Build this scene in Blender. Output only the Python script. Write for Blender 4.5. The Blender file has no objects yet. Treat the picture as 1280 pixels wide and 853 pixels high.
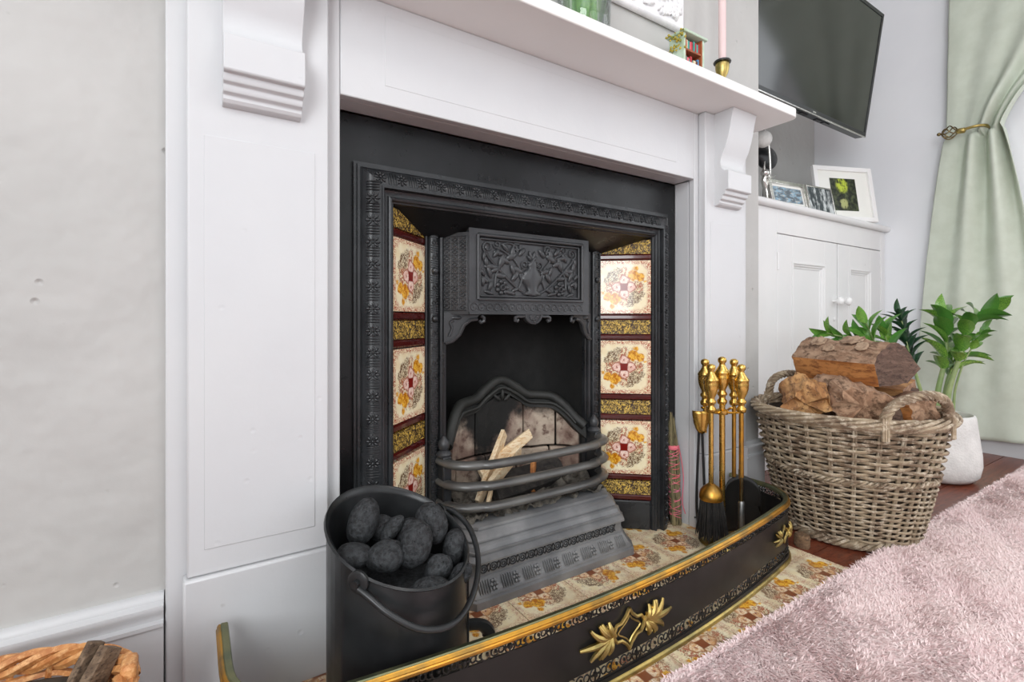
import bpy, bmesh, math, random
import numpy as np
from mathutils import Vector, Matrix, noise as mnoise

random.seed(7)
scene = bpy.context.scene
C = scene.collection
PI = math.pi
R = math.radians

# ------------------------------------------------------------------ camera
YAW = R(32.905)
cam_d = bpy.data.cameras.new('camera')
cam = bpy.data.objects.new('camera', cam_d)
C.objects.link(cam)
cam.location = (0, -0.9, 0.60)
cam.rotation_euler = (R(90), 0, -YAW)
cam_d.sensor_width = 36
cam_d.lens = 616 / 1280 * 36
cam_d.shift_y = -(426.5 - 399) / 1280
cam_d.clip_start = 0.02
scene.camera = cam

# ------------------------------------------------------------------ world, light, exposure
w = bpy.data.worlds.new('world')
scene.world = w
w.use_nodes = True
bgn = w.node_tree.nodes['Background']
bgn.inputs[0].default_value = (0.86, 0.93, 1.0, 1)
bgn.inputs[1].default_value = 1.0


def area(name, loc, target, sx, sy, power, col):
    d = bpy.data.lights.new(name, 'AREA')
    d.shape = 'RECTANGLE'
    d.size, d.size_y, d.energy, d.color = sx, sy, power, col
    o = bpy.data.objects.new(name, d)
    C.objects.link(o)
    o.location = loc
    o.rotation_euler = (Vector(target) - Vector(loc)).to_track_quat('-Z', 'Y').to_euler()
    return o


area('rear_window_daylight', (0.9, -3.93, 1.45), (0.9, 0, 1.2), 2.9, 1.9, 36, (0.955, 0.985, 1.0))
area('left_fill_light', (-1.27, -2.15, 1.45), (3.0, -1.0, 1.3), 1.5, 1.8, 112, (0.95, 0.98, 1.0))  # added fill aimed at the right wall to brighten it
area('side_window_daylight', (2.97, -1.45, 1.45), (0, -1.2, 1.2), 1.5, 1.7, 22, (0.94, 0.97, 1.0))
area('ceiling_bounce_fill', (0.9, -1.7, 2.50), (0.9, -1.7, 0), 0.7, 0.7, 16, (1, 0.98, 0.95))  # added fill standing in for ceiling bounce; no lamp hangs here

vs = scene.view_settings
vs.view_transform = 'Standard'
vs.look = 'None'
vs.gamma = 1
vs.use_curve_mapping = False
vs.exposure = -0.72
scene.cycles.use_denoising = True
scene.cycles.denoising_prefilter = 'ACCURATE'
scene.cycles.max_bounces = 8
scene.cycles.diffuse_bounces = 5
scene.cycles.glossy_bounces = 4
scene.cycles.caustics_reflective = False
scene.cycles.caustics_refractive = False


# ------------------------------------------------------------------ node helper
def lin(c):
    return tuple((x / 12.92 if x <= 0.04045 else ((x + 0.055) / 1.055) ** 2.4) for x in c)


def rgb(r, g, b):
    return lin((r / 255, g / 255, b / 255)) + (1,)


class NT:
    def __init__(s, name):
        s.m = bpy.data.materials.new(name)
        s.m.use_nodes = True
        s.t = s.m.node_tree
        s.n = s.t.nodes
        s.b = s.n['Principled BSDF']

    def node(s, typ, **kw):
        n = s.n.new(typ)
        for k, v in kw.items():
            setattr(n, k, v)
        return n

    def put(s, sock, v):
        if isinstance(v, bpy.types.NodeSocket):
            s.t.links.new(v, sock)
        elif v is not None:
            sock.default_value = v

    def math(s, op, a, b=None, c=None, clamp=False):
        n = s.node('ShaderNodeMath', operation=op, use_clamp=clamp)
        s.put(n.inputs[0], a)
        if b is not None: s.put(n.inputs[1], b)
        if c is not None: s.put(n.inputs[2], c)
        return n.outputs[0]

    def vmath(s, op, a, b=None):
        n = s.node('ShaderNodeVectorMath', operation=op)
        s.put(n.inputs[0], a)
        if b is not None: s.put(n.inputs[1], b)
        return n.outputs[1] if op in ('LENGTH', 'DISTANCE', 'DOT_PRODUCT') else n.outputs[0]

    def mix(s, f, a, b):
        n = s.node('ShaderNodeMix', data_type='RGBA')
        s.put(n.inputs[0], f)
        s.put(n.inputs[6], a)
        s.put(n.inputs[7], b)
        return n.outputs[2]

    def coord(s, k='Object'):
        return s.node('ShaderNodeTexCoord').outputs[k]

    def mapping(s, v, scale=(1, 1, 1), rot=(0, 0, 0), loc=(0, 0, 0)):
        n = s.node('ShaderNodeMapping')
        s.put(n.inputs[0], v)
        n.inputs[1].default_value = loc
        n.inputs[2].default_value = rot
        n.inputs[3].default_value = scale
        return n.outputs[0]

    def noise(s, vec, scale=5, detail=3, rough=.55, dist=0, col=False):
        n = s.node('ShaderNodeTexNoise')
        s.put(n.inputs['Vector'], vec)
        n.inputs['Scale'].default_value = scale
        n.inputs['Detail'].default_value = detail
        n.inputs['Roughness'].default_value = rough
        n.inputs['Distortion'].default_value = dist
        return n.outputs[1] if col else n.outputs[0]

    def voro(s, vec, scale=5, feature='F1'):
        n = s.node('ShaderNodeTexVoronoi', feature=feature)
        s.put(n.inputs['Vector'], vec)
        n.inputs['Scale'].default_value = scale
        return n.outputs[0]

    def wave(s, vec, scale=5, dist=2, detail=2, direction='X'):
        n = s.node('ShaderNodeTexWave', bands_direction=direction)
        s.put(n.inputs['Vector'], vec)
        n.inputs['Scale'].default_value = scale
        n.inputs['Distortion'].default_value = dist
        n.inputs['Detail'].default_value = detail
        return n.outputs[1]

    def step(s, x, a, b):
        n = s.node('ShaderNodeMapRange', interpolation_type='SMOOTHSTEP')
        s.put(n.inputs[0], x)
        n.inputs[1].default_value = a
        n.inputs[2].default_value = b
        return n.outputs[0]

    def bump(s, h, strength=.3, dist=.01):
        n = s.node('ShaderNodeBump')
        n.inputs['Strength'].default_value = strength
        n.inputs['Distance'].default_value = dist
        s.put(n.inputs['Height'], h)
        s.put(s.b.inputs['Normal'], n.outputs[0])

    def fin(s, col=None, rough=None, metal=None, spec=None, coat=None):
        if col is not None: s.put(s.b.inputs['Base Color'], col)
        if rough is not None: s.put(s.b.inputs['Roughness'], rough)
        if metal is not None: s.put(s.b.inputs['Metallic'], metal)
        if spec is not None: s.put(s.b.inputs['Specular IOR Level'], spec)
        if coat is not None: s.put(s.b.inputs['Coat Weight'], coat)
        return s.m


def simple(name, c1, c2=None, rough=.5, metal=0, nscale=8, lo=.35, hi=.65, bump=0, bscale=40, bdist=.004, spec=None, coat=None, detail=4):
    t = NT(name)
    co = t.coord()
    col = c1
    if c2:
        col = t.mix(t.step(t.noise(co, nscale, detail), lo, hi), c1, c2)
    if bump:
        t.bump(t.noise(co, bscale, 4), bump, bdist)
    return t.fin(col, rough, metal, spec, coat)


MAT = {}


def paint(name, c1, c2, rough, wav, pit):
    t = NT(name)
    co = t.coord()
    col = t.mix(t.step(t.noise(co, 3.0, 4), .3, .7), c1, c2)
    spots = t.step(t.noise(co, 26, 2), .77, .82)
    col = t.mix(t.math('MULTIPLY', spots, .35), col, rgb(150, 146, 140))
    h = t.math('ADD', t.math('MULTIPLY', t.noise(co, 7, 3), wav), t.math('MULTIPLY', t.step(t.voro(co, 17), .10, .0), -pit))
    h = t.math('ADD', h, t.math('MULTIPLY', t.noise(co, 90, 3), .06))
    t.bump(h, .55, .006)
    return t.fin(col, rough)


MAT['plaster'] = paint('grey_white_plaster', rgb(188, 187, 184), rgb(179, 178, 175), .6, 3.6, 1.2)
MAT['gloss_white'] = paint('white_gloss_paint', rgb(207, 208, 209), rgb(200, 201, 203), .33, .6, .3)
MAT['cabinet_white'] = paint('cabinet_white_paint', rgb(234, 233, 232), rgb(228, 228, 228), .4, .15, .05)
MAT['wall_paint'] = paint('pale_wall_paint', rgb(242, 244, 247), rgb(238, 240, 244), .7, .5, .05)
MAT['shelf_bounce_white'] = paint('shelf_white_with_bounce', rgb(240, 239, 237), rgb(235, 234, 232), .35, .2, .1)  # white lifted above the surround: floor bounce put into the colour
MAT['ceiling'] = simple('ceiling_white', rgb(240, 240, 240), rough=.8)
MAT['mantel'] = paint('mantel_white_paint', rgb(208, 209, 210), rgb(203, 204, 206), .35, .3, .15)


def iron(name, c1, c2, rough, bumpy=.25, spec=.5):
    t = NT(name)
    co = t.coord()
    n1 = t.noise(co, 9, 5)
    col = t.mix(t.step(n1, .35, .7), c1, c2)
    t.bump(t.noise(co, 420, 2), bumpy, .0012)
    rr = t.math('MULTIPLY_ADD', t.noise(co, 30, 3), .2, rough - .1)
    return t.fin(col, rr, 0.0, spec)


MAT['iron_black'] = iron('blacked_iron', rgb(20, 21, 22), rgb(30, 31, 33), .30, .12, .30)
MAT['iron'] = iron('cast_iron', rgb(32, 33, 35), rgb(50, 52, 54), .30, .2, .42)
MAT['iron_hood'] = iron('cast_iron_hood', rgb(50, 51, 53), rgb(70, 71, 73), .34, .2, .45)
MAT['iron_bar'] = iron('worn_grate_iron', rgb(66, 66, 65), rgb(98, 97, 94), .32, .15, .8)
MAT['iron_base'] = iron('dusty_cast_iron', rgb(104, 105, 107), rgb(138, 138, 138), .38, .2, .5)
MAT['soot'] = iron('sooty_iron', rgb(14, 14, 13), rgb(24, 24, 22), .8)
MAT['fireback'] = iron('sooty_fireback', rgb(26, 27, 25), rgb(44, 45, 42), .6)

t = NT('sooty_firebrick')
co = t.coord()
n1 = t.noise(co, 14, 5)
base = t.mix(t.step(n1, .35, .65), rgb(130, 106, 94), rgb(186, 170, 152))
base = t.mix(t.step(t.noise(co, 45, 4), .5, .7), base, rgb(98, 74, 64))
sp = t.node('ShaderNodeSeparateXYZ'); t.put(sp.inputs[0], co)
soot = t.math('ADD', t.step(t.math('ABSOLUTE', t.math('ADD', sp.outputs[0], .045)), .09, .0), t.step(sp.outputs[2], .27, .37))
soot = t.math('ADD', soot, t.math('MULTIPLY_ADD', t.noise(co, 9, 5, .65), 2.6, -1.5))
base = t.mix(t.step(soot, .0, .70), base, rgb(22, 21, 19))
t.bump(t.noise(co, 60, 5), .6, .006)
MAT['brick'] = t.fin(base, .85)

MAT['ash'] = simple('ash_bed', rgb(60, 57, 52), rgb(120, 114, 104), .9, nscale=40, bump=.8, bscale=90, bdist=.01)
MAT['maroon'] = simple('maroon_glaze', rgb(66, 18, 16), rgb(84, 26, 22), .12, nscale=12, coat=.4)
t = NT('gold_relief_glaze')
co = t.coord()
v = t.voro(co, 260, 'F1')
n1 = t.noise(co, 210, 3, .7, 1.2)
col = t.mix(t.step(n1, .47, .60), rgb(54, 32, 12), rgb(226, 188, 84))
t.bump(n1, .8, .003)
MAT['goldtile'] = t.fin(col, .16, 0, .6)


def floral(name, dirty):
    t = NT(name)
    g = t.vmath('SUBTRACT', t.vmath('MULTIPLY', t.coord('Generated'), (2, 2, 0)), (1, 1, 0))
    if dirty:
        rnd = t.node('ShaderNodeObjectInfo').outputs['Random']
    wob = t.vmath('MULTIPLY', t.vmath('SUBTRACT', t.noise(g, 5.5, 3, col=True), (.5, .5, .5)), (.22, .22, 0))
    p = t.vmath('ADD', g, wob)
    fine = t.noise(g, 9, 4, .65, 1.2)
    fine2 = t.noise(g, 15, 3, .6, 2.0)
    v1 = t.voro(g, 9, 'DISTANCE_TO_EDGE')

    def blob(cx, cy, r, soft=.03):
        return t.step(t.vmath('DISTANCE', p, (cx, cy, 0)), r + soft, r - soft)

    def mx(*l):
        o = l[0]
        for q in l[1:]:
            o = t.math('MAXIMUM', o, q)
        return o

    cream = t.mix(t.step(t.noise(g, 3, 2), .3, .7), rgb(244, 234, 202), rgb(238, 222, 182))
    a = t.vmath('ABSOLUTE', g)
    sx = t.node('ShaderNodeSeparateXYZ')
    t.put(sx.inputs[0], a)
    edge = t.math('MAXIMUM', sx.outputs[0], sx.outputs[1])
    corner = t.math('ADD', sx.outputs[0], sx.outputs[1])
    border = t.math('MULTIPLY', t.math('MAXIMUM', t.step(edge, .80, .93), t.step(corner, 1.42, 1.62)), .55 if dirty else 1.0)
    col = t.mix(t.math('MULTIPLY', border, t.step(fine2, .47, .53)), cream, rgb(176, 92, 70))
    # sprigs and curls thrown out from the bouquet
    ring = t.math('MULTIPLY', t.step(t.vmath('LENGTH', g), .84, .72), t.step(t.vmath('LENGTH', g), .30, .42))
    diag = t.math('MULTIPLY', ring, t.step(fine2, .55, .58))
    col = t.mix(diag, col, rgb(122, 78, 46))
    pk = mx(blob(.50, .0, .22), blob(-.50, 0, .22), blob(0, .52, .2), blob(0, -.52, .2))
    col = t.mix(t.math('MULTIPLY', pk, t.step(fine, .50, .54)), col, rgb(176, 106, 78))
    gr = mx(blob(-.42, .40, .23), blob(.42, -.40, .23), blob(-.24, .62, .14), blob(.24, -.62, .14), blob(-.66, .26, .12), blob(.66, -.26, .12))
    col = t.mix(t.math('MULTIPLY', gr, t.step(fine2, .45, .50)), col, rgb(112, 84, 60))
    ye = mx(blob(.34, .44, .21), blob(.60, .36, .17), blob(.44, .72, .09), blob(.78, .2, .05), blob(-.34, -.44, .21), blob(-.60, -.36, .17), blob(-.44, -.74, .09), blob(-.78, -.2, .05))
    yc = t.mix(t.step(fine, .4, .6), rgb(244, 190, 70), rgb(186, 108, 16))
    col = t.mix(ye, col, yc)
    cs = ((0, .25), (0, -.25), (.25, 0), (-.25, 0))
    col = t.mix(mx(*[blob(a_, b_, .20) for a_, b_ in cs]), col, rgb(164, 104, 60) if dirty else rgb(160, 84, 64))
    col = t.mix(mx(*[blob(a_, b_, .155) for a_, b_ in cs]), col, t.mix(t.step(fine, .40, .6), rgb(244, 226, 196) if dirty else rgb(246, 222, 208), rgb(216, 164, 110) if dirty else rgb(224, 174, 156)))
    col = t.mix(mx(*[blob(a_ * 1.12, b_ * 1.12, .035, .02) for a_, b_ in cs]), col, rgb(150, 70, 54))
    e2 = t.step(edge, .16, .12)
    col = t.mix(e2, col, rgb(132, 74, 44) if dirty else rgb(126, 30, 24))
    if dirty:
        oc = t.coord('Object')
        of = t.vmath('ADD', oc, t.vmath('MULTIPLY', t.node('ShaderNodeObjectInfo').outputs['Location'], (1, 1, 1)))
        dn = t.noise(of, 9, 5, .65)
        col = t.mix(t.math('MULTIPLY', t.step(dn, .46, .66), .35), col, rgb(150, 116, 92))
        dn2 = t.noise(of, 60, 4, .7)
        col = t.mix(t.math('MULTIPLY', t.step(dn2, .58, .68), .40), col, rgb(112, 86, 70))
        t.bump(dn2, .15, .003)
        return t.fin(col, .38)
    return t.fin(col, .1, 0, .5, .3)


MAT['tile'] = floral('floral_tile', False)
MAT['hearth_tile'] = floral('worn_floral_tile', True)
MAT['grout'] = simple('grout', rgb(150, 128, 108), rgb(190, 172, 148), .9, nscale=30, bump=.3)


def brass(name, c1, c2, rough):
    t = NT(name)
    co = t.coord()
    col = t.mix(t.step(t.noise(co, 22, 4), .35, .7), c1, c2)
    t.bump(t.noise(co, 160, 3), .08, .002)
    return t.fin(col, t.math('MULTIPLY_ADD', t.noise(co, 40, 3), .25, rough - .1), 1.0)


MAT['brass'] = brass('polished_brass', rgb(228, 192, 108), rgb(204, 164, 82), .24)
MAT['brass_rail'] = brass('worn_brass', rgb(206, 152, 62), rgb(150, 120, 68), .34)
MAT['brass_old'] = brass('tarnished_brass', rgb(196, 172, 104), rgb(140, 128, 84), .35)
MAT['brass_green'] = brass('verdigris_brass', rgb(132, 132, 98), rgb(104, 112, 92), .45)
MAT['antique'] = brass('antique_bronze', rgb(138, 120, 84), rgb(96, 84, 60), .3)
MAT['silver'] = brass('silver_metal', rgb(220, 218, 214), rgb(190, 188, 184), .22)
MAT['fender_black'] = iron('fender_black_enamel', rgb(26, 25, 24), rgb(36, 34, 32), .34, .06, .28)
MAT['bucket'] = iron('bucket_black_paint', rgb(26, 27, 28), rgb(44, 46, 47), .32, .05, .4)
t = NT('smokeless_coal')
co = t.coord()
n1 = t.noise(co, 130, 5, .65)
col = t.mix(t.step(n1, .35, .65), rgb(34, 35, 36), rgb(62, 64, 66))
t.bump(t.math('ADD', n1, t.math('MULTIPLY', t.step(t.voro(co, 120), .22, .05), -.8)), .8, .004)
MAT['coal'] = t.fin(col, .7, 0, .3)
MAT['bristle'] = simple('black_bristle', rgb(30, 29, 28), rgb(44, 42, 40), .7, nscale=60)
MAT['steel'] = brass('dull_steel', rgb(150, 150, 148), rgb(112, 112, 110), .42)


def wood(name, c1, c2, c3, scale=(1, 1, 1), rough=.6, wsc=12, bumps=.35, dist=6):
    t = NT(name)
    co = t.mapping(t.coord(), scale)
    g = t.noise(co, wsc * 2, 4, .6, dist * .12)
    n = t.noise(t.mapping(t.coord(), tuple(1 + .45 * q for q in scale)), 24, 5, .7)
    col = t.mix(t.step(g, .36, .64), c1, c2)
    col = t.mix(t.step(n, .47, .66), col, c3)
    t.bump(t.math('ADD', t.math('MULTIPLY', g, .8), n), bumps, .006)
    return t.fin(col, rough)


MAT['plank'] = wood('red_brown_floorboard', rgb(104, 52, 36), rgb(128, 66, 44), rgb(84, 40, 30), (.5, 9, 1), .3, 3, .1, 3)
MAT['bark'] = wood('rough_bark', rgb(150, 118, 94), rgb(182, 152, 126), rgb(104, 80, 62), (1.2, 3.5, 3.5), .9, 5, 1.0, 8)
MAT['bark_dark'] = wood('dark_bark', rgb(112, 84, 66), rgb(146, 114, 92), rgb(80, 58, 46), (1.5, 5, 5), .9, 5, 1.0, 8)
MAT['bark_pale'] = wood('pale_bark', rgb(190, 164, 138), rgb(164, 136, 112), rgb(130, 104, 84), (3, 3, 3), .9, 5, .8, 8)
MAT['split'] = wood('orange_split_wood', rgb(172, 108, 54), rgb(202, 140, 80), rgb(136, 82, 42), (.6, 7, 7), .7, 2, .5, 5)
MAT['split_yellow'] = wood('yellow_split_wood', rgb(204, 158, 104), rgb(160, 112, 68), rgb(112, 76, 48), (.6, 7, 7), .75, 2, .6, 5)
MAT['endgrain'] = wood('dark_end_grain', rgb(92, 70, 58), rgb(112, 88, 74), rgb(66, 48, 40), (3, 3, 12), .85, 3, .5, 4)
MAT['endgrain_light'] = wood('weathered_end_grain', rgb(190, 154, 124), rgb(150, 114, 88), rgb(108, 80, 60), (3, 3, 3), .85, 4, .8, 9)
MAT['kindling'] = wood('pale_kindling', rgb(240, 222, 190), rgb(226, 200, 160), rgb(206, 160, 108), (2, 20, 20), .7, 2, .3, 4)
MAT['stick_dark'] = wood('weathered_stick', rgb(104, 84, 66), rgb(136, 114, 92), rgb(72, 56, 44), (2, 20, 20), .8, 2, .5, 4)
MAT['char'] = simple('charred_wood', rgb(28, 26, 25), rgb(56, 52, 48), .8, nscale=50, bump=.8, bscale=80, bdist=.006)
MAT['wicker'] = wood('grey_wicker', rgb(166, 148, 122), rgb(118, 98, 78), rgb(198, 184, 162), (3, 3, 3), .7, 3, .3, 6)
MAT['wicker_shade'] = simple('wicker_gap_shade', rgb(52, 43, 35), rgb(70, 58, 46), .8, nscale=40)  # dark tone paints the shade in the gaps behind the weave
MAT['wicker_orange'] = wood('orange_wicker', rgb(206, 146, 88), rgb(178, 112, 60), rgb(226, 174, 118), (9, 9, 9), .55, 3, .2, 5)

t = NT('pink_shag')
co = t.coord()
n = t.noise(co, 5, 4)
n2 = t.noise(co, 130, 2)
col = t.mix(t.step(n, .3, .7), rgb(242, 220, 217), rgb(235, 208, 207))
col = t.mix(t.step(n2, .4, .75), col, rgb(248, 231, 228))
MAT['rug'] = t.fin(col, .9)
MAT['rug_back'] = simple('rug_backing', rgb(232, 204, 202), rgb(222, 190, 190), .95, nscale=90)

t = NT('sage_linen')
co = t.coord()
weave = t.math('ADD', t.wave(t.mapping(co, (1, 1, 1)), 260, .6, 2, 'Y'), t.wave(co, 260, .6, 2, 'Z'))
col = t.mix(t.step(t.noise(co, 18, 4), .3, .7), rgb(214, 222, 207), rgb(206, 214, 198))
t.bump(t.math('ADD', t.math('MULTIPLY', weave, .3), t.noise(co, 9, 3)), .3, .004)
MAT['curtain'] = t.fin(col, .85)

MAT['pot'] = simple('white_stone_pot', rgb(228, 226, 222), rgb(216, 214, 210), .75, nscale=20, bump=.7, bscale=130, bdist=.004)
MAT['soil'] = simple('grey_gravel', rgb(120, 118, 116), rgb(80, 78, 76), .9, nscale=70, bump=.6, bscale=100)


def leafmat(name, c1, c2):
    t = NT(name)
    co = t.coord()
    rnd = t.node('ShaderNodeObjectInfo').outputs['Random']
    col = t.mix(rnd, c1, c2)
    col = t.mix(t.step(t.noise(co, 30, 2), .3, .7), col, c1)
    t.b.inputs['Subsurface Weight'].default_value = 0
    return t.fin(col, .28)


MAT['leaf'] = leafmat('glossy_leaf', rgb(74, 130, 54), rgb(156, 198, 84))
MAT['leaf_dark'] = leafmat('dark_leaf', rgb(34, 66, 44), rgb(54, 92, 56))
MAT['stem'] = simple('green_stem', rgb(126, 150, 92), rgb(150, 164, 112), .5, nscale=20)

MAT['tv_black'] = simple('black_plastic', rgb(30, 32, 34), rough=.35)
MAT['tv_side'] = simple('grey_plastic', rgb(74, 80, 84), rough=.4)
t = NT('tv_glass')
MAT['tv_screen'] = t.fin(rgb(14, 15, 16), .12, 0, .9)
MAT['candle'] = simple('pink_wax', rgb(226, 202, 200), rgb(220, 194, 194), .5, nscale=4)
t = NT('clear_glass')
tr = t.node('ShaderNodeBsdfTransparent'); tr.inputs[0].default_value = (.93, .96, .95, 1)
gl = t.node('ShaderNodeBsdfGlossy'); gl.inputs['Roughness'].default_value = .03
lw = t.node('ShaderNodeLayerWeight'); lw.inputs[0].default_value = .35
ms = t.node('ShaderNodeMixShader')
t.put(ms.inputs[0], t.math('MULTIPLY_ADD', lw.outputs[0], .55, .04)); t.put(ms.inputs[1], tr.outputs[0]); t.put(ms.inputs[2], gl.outputs[0])
t.t.links.new(ms.outputs[0], t.n['Material Output'].inputs[0])
MAT['glass'] = t.m
MAT['frame_white'] = simple('white_frame', rgb(244, 243, 242), rough=.4, bump=.0)
MAT['ornate'] = simple('white_ornate_plaster', rgb(246, 246, 246), rgb(232, 232, 234), .5, nscale=30, bump=.2)
MAT['mat_card'] = simple('ivory_card', rgb(240, 240, 234), rough=.8)
MAT['mint'] = simple('mint_paint', rgb(196, 214, 196), rgb(174, 192, 166), .6, nscale=30, bump=.2)
MAT['terracotta'] = simple('brown_shelf_wood', rgb(168, 96, 58), rgb(140, 76, 46), .6, nscale=40)
MAT['moss'] = simple('moss_and_petals', rgb(120, 130, 60), rgb(206, 174, 70), .9, nscale=90, bump=.5)
for k, cc in dict(red=(176, 44, 52), teal=(70, 150, 140), blue=(84, 150, 200), cream=(222, 206, 172), pink=(220, 98, 110), brown=(96, 56, 44)).items():
    MAT['bk_' + k] = simple('book_' + k, rgb(*cc), rough=.6)
MAT['sage'] = wood('dried_herbs', rgb(150, 136, 100), rgb(112, 106, 74), rgb(92, 84, 66), (20, 20, 2), .9, 3, .5, 5)
MAT['thread'] = simple('pink_thread', rgb(236, 132, 160), rgb(240, 110, 110), .6, nscale=14)
MAT['block'] = wood('brown_block', rgb(110, 84, 62), rgb(136, 108, 80), rgb(84, 64, 50), (3, 12, 12), .85, 3, .5, 4)

t = NT('garden_photo')
g = t.coord('Generated')
n = t.noise(g, 6, 5, .6)
col = t.mix(t.step(n, .4, .7), rgb(30, 36, 26), rgb(86, 94, 66))
sx = t.node('ShaderNodeSeparateXYZ'); t.put(sx.inputs[0], g)
d1 = t.vmath('DISTANCE', t.vmath('MULTIPLY', g, (1, 0, 1)), (.45, 0, .78))
col = t.mix(t.math('MULTIPLY', t.step(d1, .28, .16), t.step(n, .38, .55)), col, rgb(190, 206, 70))
d2 = t.vmath('DISTANCE', t.vmath('MULTIPLY', g, (1, 0, 1)), (.45, 0, .22))
col = t.mix(t.math('MULTIPLY', t.step(d2, .2, .1), t.step(n, .4, .5)), col, rgb(172, 176, 118))
MAT['photo_garden'] = t.fin(col, .25)
t = NT('blue_snapshot')
g = t.coord('Generated')
n = t.noise(g, 5, 4, .6)
MAT['photo_blue'] = t.fin(t.mix(t.step(n, .4, .65), rgb(96, 106, 114), t.mix(t.step(t.noise(g, 11, 3), .5, .6), rgb(150, 184, 206), rgb(206, 202, 192))), .25)
t = NT('grey_snapshot')
g = t.mapping(t.coord('Generated'), (6, 1, 1.6))
n = t.noise(g, 1.6, 4, .6)
MAT['photo_grey'] = t.fin(t.mix(t.step(n, .42, .62), rgb(64, 72, 76), rgb(206, 212, 212)), .25)

# ------------------------------------------------------------------ mesh helper
ORIG = {}


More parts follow.
